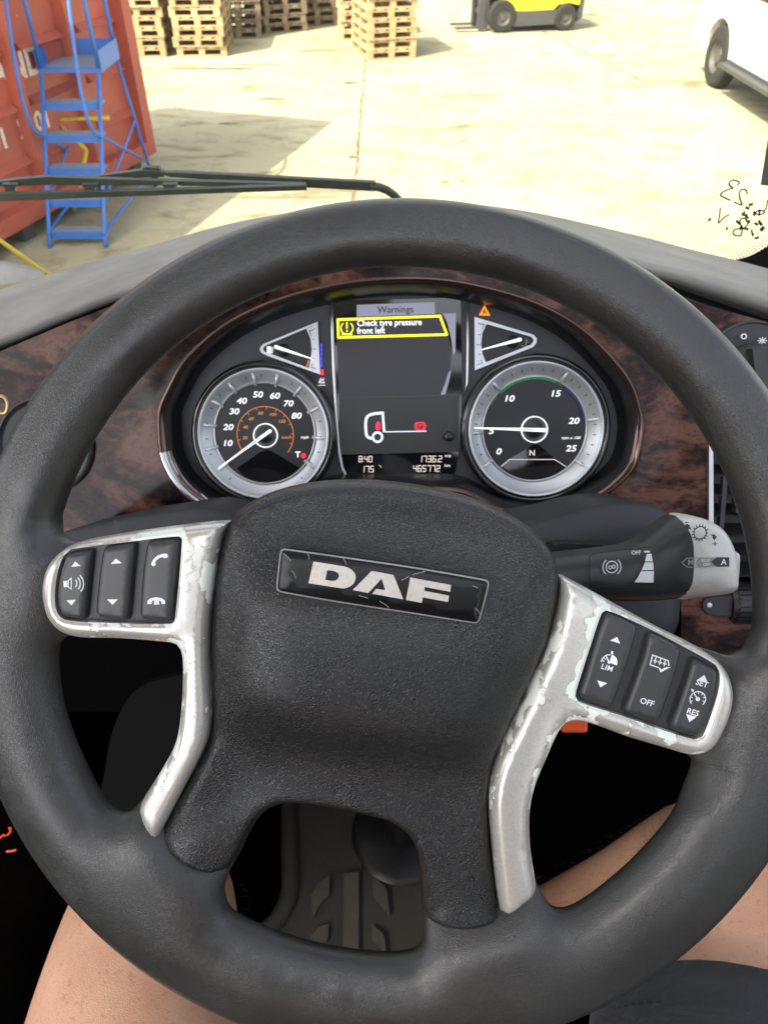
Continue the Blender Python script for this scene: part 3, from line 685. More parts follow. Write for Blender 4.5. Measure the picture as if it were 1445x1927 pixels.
d2, p2, r2 = dial('rev_counter', (1007.5, 808), 126)
piv2 = K4(782, 908)
pegs(d2, p2, [(545, 1080), (490, 925), (590, 690), (935, 635), (1080, 858), (1020, 1085)], r2, k=K4, L0=.78, L1=.95)
minor(d2, p2, 215, -35, 26, r2)
mb = MB()
for s_, x, y in (('0', 583, 1032), ('5', 542, 918), ('10', 640, 738), ('15', 897, 710), ('20', 1000, 862), ('25', 985, 1015)):
    mb.text(s_, K4(x, y), 16*S, .0042, shear=.18, bold=.02, sx=1.25)
mb.text('rpm x 100', K4(985, 955), 7*S, .0042, shear=.18, bold=.02, sx=1.2); mb.build('numerals', M['num'], d2)
mb = MB(); line(mb, arc(p2, r2*.745, 135, 68, 30), 3.0*S, .0046)
for a in (150, 147, 144, 141, 65, 62, 59): line(mb, [(p2[0]+r2*.73*math.cos(R(a)), p2[1]+r2*.73*math.sin(R(a))), (p2[0]+r2*.76*math.cos(R(a)), p2[1]+r2*.76*math.sin(R(a)))], 1.2*S, .0046)
mb.build('green_band', M['green'], d2)
mb = MB(); line(mb, arc(p2, r2*.74, 55, 10, 24), 2.6*S, .0046); mb.build('blue_band', M['bluearc'], d2)
mb = MB(); mb.prism([K4(*q) for q in ((782, 990), (640, 1075), (598, 1110), (620, 1125), (700, 1180), (790, 1192), (880, 1178), (950, 1125), (960, 1110), (905, 1078), (810, 995))], .0026, .0034); w_ = mb.build('gear_window', M['gloss'], d2)
mb = MB(); mb.text('N', K4(770, 1040), 15*S, .0042, bold=.01); line(mb, [K4(598, 1115), K4(645, 1075), K4(895, 1075), K4(958, 1115)], 1.2*S, .0040); mb.build('gear_letter', M['lcd'], d2)
hubcap(d2, piv2, 25); needle(d2, piv2, K4(450, 900, .011), K4(845, 912, .011), 7)

# fuel and temperature gauges
def wedge(name, k, outer, inner, band, ndl, ticks, zone, zonemat, tickp=None):
    mb = MB(); O_ = [k(*q) for q in outer]; I_ = [k(*q) for q in inner]
    poly_hole(mb, O_, I_, .0005, .0045); g = mb.build(name, M['dialring'], clus)
    mb = MB(); mb.prism([k(*q) for q in outer], .0008, .0018); mb.build('gauge_face', M['face'], g)
    mb = MB(); mb.prism([k(*q) for q in band], .0022, .0040); mb.build('scale_band', M['dialring'], g)
    mb = MB()
    for a, b in ticks: line(mb, [k(*a), k(*b)], 1.1*S, .0048)
    mb.build('scale_ticks', M['darkprint'], g)
    mb = MB(); line(mb, [k(*zone[0]), k(*zone[1]), k(*zone[2])], 2.5*S, .0026); mb.build('zone_mark', zonemat, g)
    c = k(*ndl[2]); mb = MB(); mb.lathe(c, [(12*S, .002), (11*S, .0035), (.00001, .0042)], 24); mb.build('pivot', M['black'], g, sm=True)
    a, b = np.array(k(*ndl[1])), np.array(k(*ndl[0])); d = (b-a)/np.linalg.norm(b-a); q = np.array([-d[1], d[0]])
    mb = MB(); mb.prism([a + q*3.2*S, b + q*.8*S, b - q*.8*S, a - q*3.2*S, a - d*2*S], .0052, .0062); mb.build('needle', M['needle'], g)
    return g
fg = wedge('fuel_gauge', K3, [(593, 495), (600, 478), (615, 462), (935, 330), (950, 642), (640, 532), (605, 515)], [(612, 492), (622, 475), (640, 465), (905, 355), (918, 618), (645, 515), (622, 507)],
      [(868, 372), (905, 357), (930, 340), (944, 628), (918, 618), (882, 604), (895, 550), (900, 490), (893, 430)], [(910, 552), (685, 478), (735, 498)],
      [((890, 385), (920, 370)), ((885, 378), (897, 412)), ((906, 435), (916, 432)), ((905, 492), (926, 492)), ((903, 545), (915, 548)), ((897, 600), (925, 608)), ((903, 580), (897, 600))], [(880, 560), (876, 580), (868, 600)], M['orange'])
mb = MB(); c = K3(647, 497); mb.box((c[0], c[1], .0030), (8*S, 13*S, .0010)); line(mb, [(c[0]+6*S, c[1]-5*S), (c[0]+6.5*S, c[1]+4*S)], 1.5*S, .0032); mb.build('pump_symbol', M['num'], fg)
tg = wedge('temperature_gauge', K4, [(450, 283), (778, 382), (795, 402), (795, 425), (775, 450), (452, 580)], [(478, 312), (762, 392), (777, 408), (777, 420), (762, 438), (480, 548)],
      [(455, 290), (520, 318), (495, 370), (487, 430), (495, 490), (515, 540), (458, 572)], [(490, 465), (705, 408), (665, 420)],
      [((468, 320), (503, 325)), ((503, 325), (494, 350)), ((472, 382), (485, 384)), ((462, 438), (482, 438)), ((472, 492), (484, 490)), ((465, 548), (492, 540)), ((492, 540), (488, 522))], [(505, 500), (514, 520), (522, 535)], M['bluearc'])
mb = MB(); line(mb, [K4(738, 405), K4(736, 440)], 1.4*S, .0032); line(mb, [K4(740, 412), K4(752, 412)], 1*S, .0032); line(mb, [K4(740, 424), K4(752, 424)], 1*S, .0032); line(mb, [K4(715, 443), K4(728, 447), K4(740, 443), K4(752, 447), K4(762, 443)], 1.2*S, .0032); mb.build('coolant_symbol', M['grey'], tg)
mb = MB()
for y in (470, 495, 520, 545, 570, 590): mb.box((*K3(956, y), .0015), (3.4*S, 6*S, .002))
mb.build('level_bars', M['blue'], clus)
mb = MB(); mb.box((*K3(961, 628), .0015), (4.6*S, 10*S, .002)); mb.build('level_warning', M['red'], clus)
mb = MB(); mb.text('Ad', K3(958, 672), 7*S, .0012, bold=.02); mb.text('Blue', K3(958, 688), 6.5*S, .0012, bold=.02); line(mb, [K3(940, 706), K3(978, 706)], 1*S, .0012); mb.build('fluid_label', M['num'], clus)
mb = MB(); c = [K4(508, 217), K4(477, 272), K4(540, 275)]; mb.prism(c, .0005, .002); wl = mb.build('warning_triangle', M['amber'], clus)
mb = MB(); line(mb, [K4(500, 265), K4(507, 240), K4(515, 268)], 1.6*S, .0022); line(mb, [K4(497, 255), K4(520, 255)], 1.2*S, .0022); mb.build('person_symbol', M['darkprint'], wl)

# centre display
def K5(x, y, h=.002): return CF.px(600 + x / 4.983, 540 + y / 4.983, h)
mb = MB(); mb.prism([K5(*q) for q in ((110, 130), (1330, 95), (1345, 1000), (1310, 1570), (1280, 1740), (1230, 1785), (270, 1785), (215, 1740), (165, 1500), (150, 1030))], .0002, .0012); dsp = mb.build('display', M['gloss'], clus)
mb = MB(); mb.tube([(*K5(*q), .0025) for q in ((118, 140), (125, 400), (140, 800), (160, 1200), (185, 1520), (215, 1690), (250, 1765), (290, 1785))], .0016, 8); mb.build('display_frame', M['chrome2'], clus, sm=True); mb = MB(); mb.tube([(*K5(*q), .0025) for q in ((1390, 120), (1395, 500), (1390, 900), (1365, 1000))], .0012, 8); mb.build('display_frame', M['chrome2'], clus, sm=True)
mb = MB(); mb.prism([K5(*q) for q in ((160, 290), (1140, 262), (1200, 400), (1245, 600), (1225, 800), (1150, 1015), (190, 1035))], .0014, .0020); mb.build('screen', M['scrdark'], dsp)
mb = MB(); mb.prism([K5(*q) for q in ((355, 165), (1085, 140), (1088, 252), (355, 278))], .0016, .0022)
mb.prism([K5(*q) for q in ((1165, 248), (1285, 244), (1280, 600), (1262, 640), (1240, 480), (1205, 340))], .0016, .0021)
mb.prism([K5(*q) for q in ((1240, 780), (1225, 860), (1185, 1005), (1140, 1010), (1185, 900), (1215, 800))], .0016, .0021); mb.build('screen_header', M['scrmid'], dsp)
mb = MB(); mb.text('Warnings', K5(718, 212), 17*S, .0025, rot=R(1), bold=.01); mb.build('header_text', M['lcdpanel'], dsp)
mb = MB(); line(mb, [K5(*q) for q in ((178, 305), (1135, 272), (1200, 445), (183, 472))], 4.6*S, .0026, True)
c = K5(263, 385); line(mb, arc(c, 11*S, 130, 410, 20), 2.2*S, .0026) ; line(mb, [(c[0]-9*S, c[1]-11*S), (c[0]+9*S, c[1]-11*S)], 3*S, .0026); line(mb, [(c[0], c[1]+10*S), (c[0], c[1])], 3*S, .0026); line(mb, [(c[0], c[1]-4*S), (c[0], c[1]-5.5*S)], 3*S, .0026)
mb.build('warning_frame', M['yellowscr'], dsp)
mb = MB(); mb.text('Check tyre pressure', K5(358, 340), 15.5*S, .0026, rot=R(1), bold=.02, align='LEFT', sx=.92); mb.text('front left', K5(358, 412), 15.5*S, .0026, rot=R(1), bold=.02, align='LEFT', sx=.92); mb.build('warning_text', M['scrwhite'], dsp)
mb = MB(); mb.prism([K5(*q) for q in ((190, 1038), (1315, 1018), (1312, 1545), (200, 1572), (192, 1400))], .0014, .0024); lp = mb.build('symbol_panel', M['lcdpanel'], clus)
mb = MB(); line(mb, smooth([K5(*q, .003) for q in ((490, 1420), (452, 1400), (440, 1330), (440, 1260), (455, 1215), (500, 1192), (590, 1180))], .002, False), 5.2*S, .0030)
line(mb, [K5(598, 1175, .003), K5(612, 1355, .003)], 4.6*S, .0031); line(mb, [K5(612, 1358, .003), K5(1005, 1352, .003)], 2*S, .0031); mb.ring(K5(550, 1408, .003), 6.5*S, 11*S, .0024, .0032, n=30); mb.build('truck_symbol', M['icon'], lp)
mb = MB(); mb.prism([K5(*q, .003) for q in ((530, 1310), (540, 1275), (555, 1258), (572, 1275), (580, 1310), (575, 1332), (555, 1345), (536, 1332))], .0024, .0032)
mb.ring(K5(950, 1305, .003), 6.2*S, 8*S, .0024, .0032, n=30); line(mb, arc(K5(950, 1305, .003), 9.6*S, 130, 230, 8), 1.6*S, .0032); line(mb, arc(K5(950, 1305, .003), 9.6*S, -50, 50, 8), 1.6*S, .0032); mb.text('P', K5(950, 1305, .003), 9*S, .0032, bold=.02); mb.build('brake_lamp', M['red'], lp)
mb = MB(); c = K5(1215, 1400, .003); mb.lathe(c, [(9.5*S, .0022), (9.3*S, .008), (7.5*S, .0095), (.00001, .0103)], 30); mb.build('reset_button', M['black'], clus, sm=True)
SEG = {'0': 'abcdef', '1': 'bc', '2': 'abged', '3': 'abgcd', '4': 'fgbc', '5': 'afgcd', '6': 'afgedc', '7': 'abc', '8': 'abcdefg', '9': 'abcdfg'}
def seg7(mb, s_, pos, h, z):
    x = pos[0]; y = pos[1]; w = h * .52
    for ch in s_:
        if ch in ':.':
            line(mb, [(x, y + h*.05), (x, y + h*.08)], h*.12, z)
            if ch == ':': line(mb, [(x, y + h*.6), (x, y + h*.63)], h*.12, z)
            x += h*.2; continue
        pt = {'a': ((0, 1), (1, 1)), 'b': ((1, 1), (1, .5)), 'c': ((1, .5), (1, 0)), 'd': ((0, 0), (1, 0)), 'e': ((0, .5), (0, 0)), 'f': ((0, 1), (0, .5)), 'g': ((0, .5), (1, .5))}
        for g in SEG[ch]:
            a, b = pt[g]; line(mb, [(x + a[0]*w + a[1]*h*.06, y + a[1]*h), (x + b[0]*w + b[1]*h*.06, y + b[1]*h)], h*.13, z)
        x += w + h*.28
mb = MB(); z = .0016
seg7(mb, '8:40', K5(375, 1640, .002), 10.5*S, z); seg7(mb, '175', K5(395, 1735, .002), 11*S, z); mb.text('°c', K5(575, 1682, .002), 7*S, z, bold=.01)
seg7(mb, '1736.2', K5(935, 1640, .002), 11*S, z); mb.text('trip', K5(1212, 1583, .002), 7*S, z, bold=.02, sx=1.2); seg7(mb, '465772', K5(885, 1730, .002), 11*S, z); mb.text('km', K5(1205, 1675, .002), 7*S, z, bold=.02, sx=1.3)
mb.build('readout_digits', M['lcd'], dsp)

# ================================================================ GROUND AND OTHER OUTDOOR SETTING
def concrete():
    m, t, b = newmat('yard_concrete'); g = N(t, 'ShaderNodeTexCoord'); vec = g.outputs['Object']
    n1 = noise(t, .35, 6, .6, vec=vec, dist=.4); n2 = noise(t, 3.0, 8, .7, vec=vec); n3 = noise(t, 60, 3, .6, vec=vec)
    mp = N(t, 'ShaderNodeMapping'); mp.inputs['Scale'].default_value = (1, 2.6, 1); t.links.new(vec, mp.inputs[0]); n4 = noise(t, 1.1, 5, .6, vec=mp.outputs[0], dist=.6)
    r1 = ramp(t, n1.outputs[0], [(.3, (.32, .292, .195)), (.7, (.455, .43, .305))])
    r2 = ramp(t, n2.outputs[0], [(.30, (.62, .58, .5)), (.48, (1, 1, 1)), (.8, (1.0, 1.0, .97))])
    mx = N(t, 'ShaderNodeMixRGB'); mx.blend_type = 'MULTIPLY'; mx.inputs[0].default_value = 1; t.links.new(r1.outputs[0], mx.inputs[1]); t.links.new(r2.outputs[0], mx.inputs[2])
    r4 = ramp(t, n4.outputs[0], [(.32, (.45, .41, .34)), (.45, (1, 1, 1))])
    m2 = N(t, 'ShaderNodeMixRGB'); m2.blend_type = 'MULTIPLY'; m2.inputs[0].default_value = .8; t.links.new(mx.outputs[0], m2.inputs[1]); t.links.new(r4.outputs[0], m2.inputs[2])
    r3 = ramp(t, n3.outputs[0], [(.35, (.88, .88, .88)), (.6, (1, 1, 1))])
    m3 = N(t, 'ShaderNodeMixRGB'); m3.blend_type = 'MULTIPLY'; m3.inputs[0].default_value = .7; t.links.new(m2.outputs[0], m3.inputs[1]); t.links.new(r3.outputs[0], m3.inputs[2])
    t.links.new(m3.outputs[0], b.inputs['Base Color']); b.inputs['Roughness'].default_value = .9
    bump(t, b, n3.outputs[0], .004); return m
M['concrete'] = concrete()
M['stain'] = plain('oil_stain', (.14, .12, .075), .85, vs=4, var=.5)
M['joint'] = plain('joint_tar', (.16, .12, .07), .9, vs=9, var=.6)
mb = MB(); mb.add([(-300, -60, G0), (300, -60, G0), (300, 500, G0), (-300, 500, G0)], [(0, 1, 2, 3)])
struct(mb.build('yard_ground', M['concrete']))
def wob(x0, y0, x1, y1, n, w, jit):
    L = []; Rr = []
    d = Vector((x1 - x0, y1 - y0)).normalized(); q = Vector((-d.y, d.x))
    for i in range(n + 1):
        u = i / n; c = Vector((x0 + (x1-x0)*u, y0 + (y1-y0)*u)) + q * random.uniform(-jit, jit); ww = w * random.uniform(.35, 1.3)
        L.append(c + q * ww); Rr.append(c - q * ww)
    return L, Rr
def strip(mb, x0, y0, x1, y1, n, w, jit, z=-.396):
    L, Rr = wob(x0, y0, x1, y1, n, w, jit); V = [(p.x, p.y, z) for p in L] + [(p.x, p.y, z) for p in Rr]
    mb.add(V, [(i, n + 1 + i, n + 2 + i, i + 1) for i in range(n)])
mb = MB(); strip(mb, -.31, 3, -.33, 40, 240, .016, .012); struct(mb.build('ground_joint', M['joint']))
g1 = atZ(1105, 55); g2 = atZ(1205, 150); mb = MB(); strip(mb, g1.x - 1.4, g1.y + 2.2, g2.x, g2.y, 70, .022, .04); struct(mb.build('ground_crack', M['joint']))
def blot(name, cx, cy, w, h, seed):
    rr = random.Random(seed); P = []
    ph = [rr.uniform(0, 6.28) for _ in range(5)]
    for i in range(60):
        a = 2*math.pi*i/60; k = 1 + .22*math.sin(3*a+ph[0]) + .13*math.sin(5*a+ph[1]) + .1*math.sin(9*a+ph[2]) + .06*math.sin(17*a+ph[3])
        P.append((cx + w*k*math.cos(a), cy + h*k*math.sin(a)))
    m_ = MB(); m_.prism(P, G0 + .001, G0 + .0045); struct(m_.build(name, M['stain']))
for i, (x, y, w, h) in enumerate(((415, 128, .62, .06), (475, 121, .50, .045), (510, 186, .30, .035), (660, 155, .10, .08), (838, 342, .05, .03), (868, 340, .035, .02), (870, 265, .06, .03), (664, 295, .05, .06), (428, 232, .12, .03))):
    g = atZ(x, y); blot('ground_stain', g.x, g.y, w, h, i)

# ---------------------------------------------------------------- red shipping container on the left
def paint(name, col, rough=.45, var=.12, vs=3.0, chip=(.1, .05, .03), chipt=.70, bmp=0):
    m, t, b = newmat(name); tc = N(t, 'ShaderNodeTexCoord'); vec = tc.outputs['Object']
    n1 = noise(t, vs, 7, .65, vec=vec); n2 = noise(t, vs * 7, 6, .7, vec=vec)
    r = ramp(t, n1.outputs[0], [(.3, tuple(c * (1-var) for c in col)), (.7, tuple(min(1, c * (1+var)) for c in col))])
    k = ramp(t, n2.outputs[0], [(chipt, (0, 0, 0)), (chipt + .03, (1, 1, 1))]); mx = N(t, 'ShaderNodeMixRGB')
    t.links.new(k.outputs[0], mx.inputs[0]); t.links.new(r.outputs[0], mx.inputs[1]); mx.inputs[2].default_value = (*chip, 1)
    t.links.new(mx.outputs[0], b.inputs['Base Color']); b.inputs['Roughness'].default_value = rough
    if bmp: bump(t, b, n2.outputs[0], bmp)
    return m
M['red_steel'] = paint('container_red', (.40, .085, .06), .5, .2, 1.5, (.16, .06, .04), .66, .002)
M['stencil'] = paint('stencil_white', (.74, .70, .66), .6, .1, 9, (.45, .12, .08), .56)
M['ladder_blue'] = paint('ladder_blue', (.045, .17, .58), .4, .12, 6, (.10, .12, .16), .72)
M['tread'] = plain('tread_grey', (.20, .25, .33), .6)
M['yellow'] = paint('forklift_yellow', (.72, .56, .03), .4, .08, 2, (.2, .15, .03), .74)
M['hazard_yellow'] = plain('hazard_yellow', (.65, .5, .03), .5)
M['rubber'] = plain('tyre_rubber', (.022, .022, .021), .8, vs=40, var=.3)
M['hubsteel'] = plain('wheel_steel', (.08, .078, .07), .5)
M['chassis'] = plain('chassis_grey', (.06, .062, .065), .6)
M['void0'] = plain('wheel_well', (.02, .02, .02), .9); M['carwhite'] = plain('car_white', (.80, .80, .80), .25, coat=.5, var=.02)
M['glassdark'] = plain('tinted_glass', (.02, .025, .03), .05, coat=.5)
M['seatcloth'] = plain('seat_cloth', (.02, .02, .022), .9, bmp=.0003, bs=500)
g = atZ(292, 284, G0 + .17); cdir = R(17)
ct = thing('shipping_container', 'red ribbed steel shipping container with white stencilled letters at the left of the yard', 'container', (g.x, g.y, G0), math.atan2(-math.cos(cdir), -math.sin(cdir)))
CL, CW, CH = 6.06, 2.44, 2.90; z0 = .17
# local x runs towards the camera along the long wall, local -y is into the container
mb = MB()
mb.box((CL/2, -CW/2 - .03, z0 + CH/2), (CL - .1, CW - .18, CH - .1)); body = mb.build('body', M['red_steel'], ct)
mb = MB(); xs = [.08]
for x in (0.07, CL - .07): mb.box((x, -.06, z0 + CH/2), (.15, .15, CH))
for x in (0.07, CL - .07): mb.box((x, -CW + .06, z0 + CH/2), (.15, .15, CH))
for z in (z0 + .06, z0 + CH - .06): mb.box((CL/2, -.052, z), (CL, .13, .14)); mb.box((CL/2, -CW + .052, z), (CL, .13, .14))
for z in (z0 + .06, z0 + CH - .06): mb.box((.052, -CW/2, z), (.13, CW - .2, .14)); mb.box((CL - .052, -CW/2, z), (.13, CW - .2, .14))
mb.build('frame', M['red_steel'], ct)
for x in np.arange(.95, CL - .3, .86):
    mb = MB(); mb.prism([(x - .075, -.125), (x - .045, -.035), (x + .045, -.035), (x + .075, -.125)], z0 + .12, z0 + CH - .12); mb.build('post', M['red_steel'], ct)
for x in np.arange(.09, CL - .3, .86):
    mb = MB()
    for z in np.arange(z0 + .42, z0 + CH - .3, .42):
        w_ = .70 if x > .2 else .68
        mb.add([(x + .09, -.124, z - .02), (x + .09 + w_ - .08, -.124, z - .02), (x + .09 + w_ - .08, -.055, z + .0), (x + .09, -.055, z + .0), (x + .09, -.124, z + .065), (x + .09 + w_ - .08, -.124, z + .065)], [(0, 1, 2, 3), (3, 2, 5, 4), (0, 3, 4), (1, 5, 2)])
    mb.build('pressed_rib', M['red_steel'], ct)
def wallm(x, y, z): return Matrix.Translation((x, y, z)) @ Matrix(((-1, 0, 0, 0), (0, 0, 1, 0), (0, 1, 0, 0), (0, 0, 0, 1)))
lett = MB()
inv = ct.matrix_world.inverted() if False else (Matrix.Translation(ct.location) @ ct.rotation_euler.to_matrix().to_4x4()).inverted()
def onwall(pxx, pyy):
    a = inv @ CAM; b_ = inv @ (CAM + ray(pxx, pyy)); d = b_ - a; t_ = (-.116 - a.y) / d.y; return a + d * t_
for s_, pxx, pyy, h in (('LAND', 22, 128, .30), ('2501', 66, 232, .22), ('4501', -18, 272, .22)):
    q = onwall(pxx, pyy); tm = MB(); tm.text(s_, (0, 0), h, 0, bold=.03, th=.002, sx=1.05); tm.rot(wallm(q.x, -.115, q.z)); lett.v += tm.v if not lett.v else []; 
    if lett.f == []: lett.f += tm.f
    else:
        n_ = len(lett.v); lett.v += tm.v; lett.f += [tuple(i + n_ for i in f_) for f_ in tm.f]
lett.build('stencil_lettering', M['stencil'], ct)
for x in (.3, 2.2, 4.0, 5.8):
    mb = MB(); mb.box((x, -CW/2, .085), (.16, CW * .95, .165)); tag(mb.build('timber_bearer', M['chassis']), 'dark timber bearer under the red container, number', 'bearer'); o = bpy.context.scene.collection.objects[-1]
    o.location = ct.location; o.rotation_euler = ct.rotation_euler
    o['label'] = 'dark timber bearer on the concrete under the red shipping container'; o['group'] = 'bearers under the container'

# ---------------------------------------------------------------- blue warehouse steps
YB = 5.75
lad0 = atZ(147, 466)
lad = thing('warehouse_steps', 'blue tubular steel warehouse steps on wheels standing in front of the red container', 'steps', (lad0.x, lad0.y, G0))
off = Vector((lad0.x, lad0.y, 0))
tr_px = [(438, 97, 196), (378, 92, 200), (318, 92, 200), (256, 88, 190), (195, 82, 192), (131, 75, 186)]
LX0, LX1 = -.25, .25
tz = []
for i, (py, xa, xb) in enumerate(tr_px):
    y = lad0.y + .09 + .155 * i; p = atY((xa + xb) / 2, py, y); tz.append((y - lad0.y, p.z - G0))
def lt(pts, r=.019): m_ = MB(); m_.tube(pts, r, 8); return m_
for s_ in (LX0, LX1):
    lt([(s_, 0, 0), (s_, tz[0][0] - .04, tz[0][1]), (s_, tz[-1][0] - .04, tz[-1][1] - .02)], .019).build('stringer', M['ladder_blue'], lad, sm=True)
for i, (y, z) in enumerate(tz[:-1]):
    mb = MB(); mb.box((0, y + .05, z), (LX1 - LX0, .15, .03)); mb.box((0, y - .02, z - .02), (LX1 - LX0, .012, .05)); t_ = mb.build('tread', M['ladder_blue'], lad)
    mb = MB(); mb.box((0, y + .055, z + .0165), (LX1 - LX0 - .03, .13, .003)); mb.build('tread_mat', M['tread'], t_)
py_, pz_ = tz[-1]; PD = .6
mb = MB(); mb.box((0, py_ + PD/2 - .02, pz_), (LX1 - LX0 + .06, PD, .03)); pf = mb.build('platform', M['ladder_blue'], lad)
mb = MB(); mb.box((0, py_ + PD/2, pz_ + .017), (LX1 - LX0, PD - .06, .003)); mb.build('platform_mat', M['tread'], pf)
for s_ in (LX0 - .028, LX1 + .028):
    mb = MB(); mb.box((s_, py_ + PD/2 - .02, pz_ + .075), (.006, PD, .15)); mb.build('kick_board', M['ladder_blue'], lad)
mb = MB(); mb.box((0, py_ + PD - .02, pz_ + .075), (LX1 - LX0 + .05, .006, .15)); mb.build('kick_board', M['ladder_blue'], lad)
HT = pz_ + 1.0
for s_ in (LX0, LX1):
    yb = py_ + PD - .04
    lt([(s_, yb, pz_), (s_, yb, HT)]).build('guard_post', M['ladder_blue'], lad, sm=True)
    lt([(s_, py_, pz_), (s_, py_, HT)]).build('guard_post', M['ladder_blue'], lad, sm=True)
    z3 = tz[3][1]; y3 = tz[3][0]
    P_ = smooth([(s_, y3, z3), (s_, y3 - .20, z3 + .10), (s_, y3 - .27, z3 + .28), (s_, y3 - .22, z3 + .6), (s_, py_ - .28, HT - .22), (s_, py_ - .12, HT), (s_, yb, HT)], .05, closed=False)
    lt([tuple(p) for p in P_], .015).build('handrail', M['ladder_blue'], lad, sm=True)
    xo = s_ * 1.0
    lt([(s_, yb, pz_), (s_ * 1.25, yb + .22, .12)], .016).build('rear_leg', M['ladder_blue'], lad, sm=True)
    lt([(s_, .02, .12), (s_ * 1.25, yb + .20, .14)], .014).build('base_rail', M['ladder_blue'], lad, sm=True)
    lt([(s_, tz[1][0], tz[1][1]), (s_ * 1.15, yb + .10, pz_ * .55)], .012).build('brace', M['ladder_blue'], lad, sm=True)
    lt([(s_, tz[3][0], tz[3][1]), (s_ * 1.25, yb + .2, .25)], .012).build('brace', M['ladder_blue'], lad, sm=True)
    wx = s_ * 1.33
    mb = MB(); m4 = Matrix.Translation((wx, yb + .24, .075)) @ Matrix.Rotation(R(90), 4, 'Y'); mb.lathe((0, 0), [(.02, -.018), (.06, -.02), (.075, -.012), (.075, .012), (.06, .02), (.02, .018)], 24); mb.rot(m4)
    w_ = mb.build('wheel', M['rubber'], lad, sm=True)
lt([(LX0 * 1.25, yb + .22, .14), (LX1 * 1.25, yb + .22, .14)], .014).build('axle', M['ladder_blue'], lad, sm=True)
lt([(LX0, yb, HT), (LX1, yb, HT)]).build('guard_rail', M['ladder_blue'], lad, sm=True)
lt([(LX0, yb, pz_ + .55), (LX1, yb, pz_ + .55)]).build('guard_rail', M['ladder_blue'], lad, sm=True)

# yellow bollard hoop behind the steps
hp = atZ(127, 440); hp.y += .55
yf = thing('barrier_frame', 'bent yellow tubular frame lying behind the blue steps', 'barrier', (hp.x + .02, hp.y, G0))
lt([(-.12, 0, .02), (.10, .12, .55)], .02).build('upright', M['hazard_yellow'], yf, sm=True)
lt([(.10, .12, .55), (-.16, .2, .80), (.34, .25, .80)], .02).build('top_bar', M['hazard_yellow'], yf, sm=True)

# ---------------------------------------------------------------- pallets
def woodmat(name, a, b_):
    m, t, b = newmat(name); tc = N(t, 'ShaderNodeTexCoord'); oi = N(t, 'ShaderNodeObjectInfo')
    mp = N(t, 'ShaderNodeMapping'); mp.inputs['Scale'].default_value = (2, 9, 9); t.links.new(tc.outputs['Object'], mp.inputs[0])
    n1 = noise(t, 3, 6, .65, vec=mp.outputs[0]); r = ramp(t, n1.outputs[0], [(.3, a), (.7, b_)])
    hs = N(t, 'ShaderNodeHueSaturation'); mr = N(t, 'ShaderNodeMapRange'); mr.inputs[3].default_value = .7; mr.inputs[4].default_value = 1.15
    t.links.new(oi.outputs['Random'], mr.inputs[0]); t.links.new(mr.outputs[0], hs.inputs['Value']); t.links.new(r.outputs[0], hs.inputs['Color']); t.links.new(hs.outputs[0], b.inputs['Base Color'])
    b.inputs['Roughness'].default_value = .85; return m
M['pal'] = woodmat('pallet_pine', (.32, .22, .11), (.55, .42, .24)); M['pal2'] = woodmat('pallet_weathered', (.16, .12, .08), (.30, .24, .17))
def pallet_mesh(name, mat):
    mb = MB(); W_, D_ = .84, 1.22
    for i in range(5): mb.box((-W_/2 + .06 + i * (W_ - .12) / 4, 0, .133), (.12, D_, .022))
    for y in (-D_/2 + .05, 0, D_/2 - .05): mb.box((0, y, .111), (W_, .10, .020))
    for x in (-W_/2 + .05, 0, W_/2 - .05):
        for y in (-D_/2 + .05, 0, D_/2 - .05): mb.box((x, y, .062), (.10, .10, .078))
        mb.box((x, 0, .0115), (.10, D_ - .22, .021))
    for y in (-D_/2 + .05, D_/2 - .05): mb.box((0, y, .0115), (W_, .10, .021))
    me = mb.build(name, mat); d = me.data; bpy.data.objects.remove(me); return d
pm1, pm2 = pallet_mesh('wooden_pallet', M['pal']), pallet_mesh('wooden_pallet', M['pal2'])
ORD = ['bottom', 'second', 'third', 'fourth', 'fifth', 'sixth', 'seventh', 'eighth']
def stack(cx, cy, yaw, n, me, desc):
    for i in range(n):
        o = bpy.data.objects.new('wooden_pallet', me); C.objects.link(o)
        o.location = (cx + random.uniform(-.02, .02), cy + random.uniform(-.02, .02), G0 + i * .1445 + .001); o.rotation_euler = (0, 0, yaw + random.uniform(-.02, .02))
        o['category'] = 'pallet'; o['group'] = 'wooden pallets stacked in the yard'
        o['label'] = (f'{ORD[i]} wooden pallet of the {desc}' if i == 0 else f'{ORD[i]} lowest wooden pallet of the {desc}')
def pstack(px_, py_, yaw, n, me, desc, side=0):
    g = atZ(px_, py_); c, s_ = math.cos(yaw), math.sin(yaw)
    stack(g.x - s_ * .61 + side * c * .42, g.y + c * .61 + side * s_ * .42, yaw, n, me, desc)
pstack(268, 107, R(2), 8, pm1, 'stack beside the red container')
pstack(378, 106, R(2), 8, pm1, 'pale stack second from the container')
pstack(452, 72, R(8), 8, pm2, 'brown stack beside the pale stacks')
pstack(540, 60, R(22), 8, pm2, 'brown stack in the far row')
pstack(598, 48, R(14), 8, pm2, 'brown stack farthest back')
pstack(682, 74, R(4), 8, pm1, 'narrow stack over the joint line')
pstack(783, 108, R(14), 8, pm1, 'stack standing alone near the middle of the yard', side=-1)
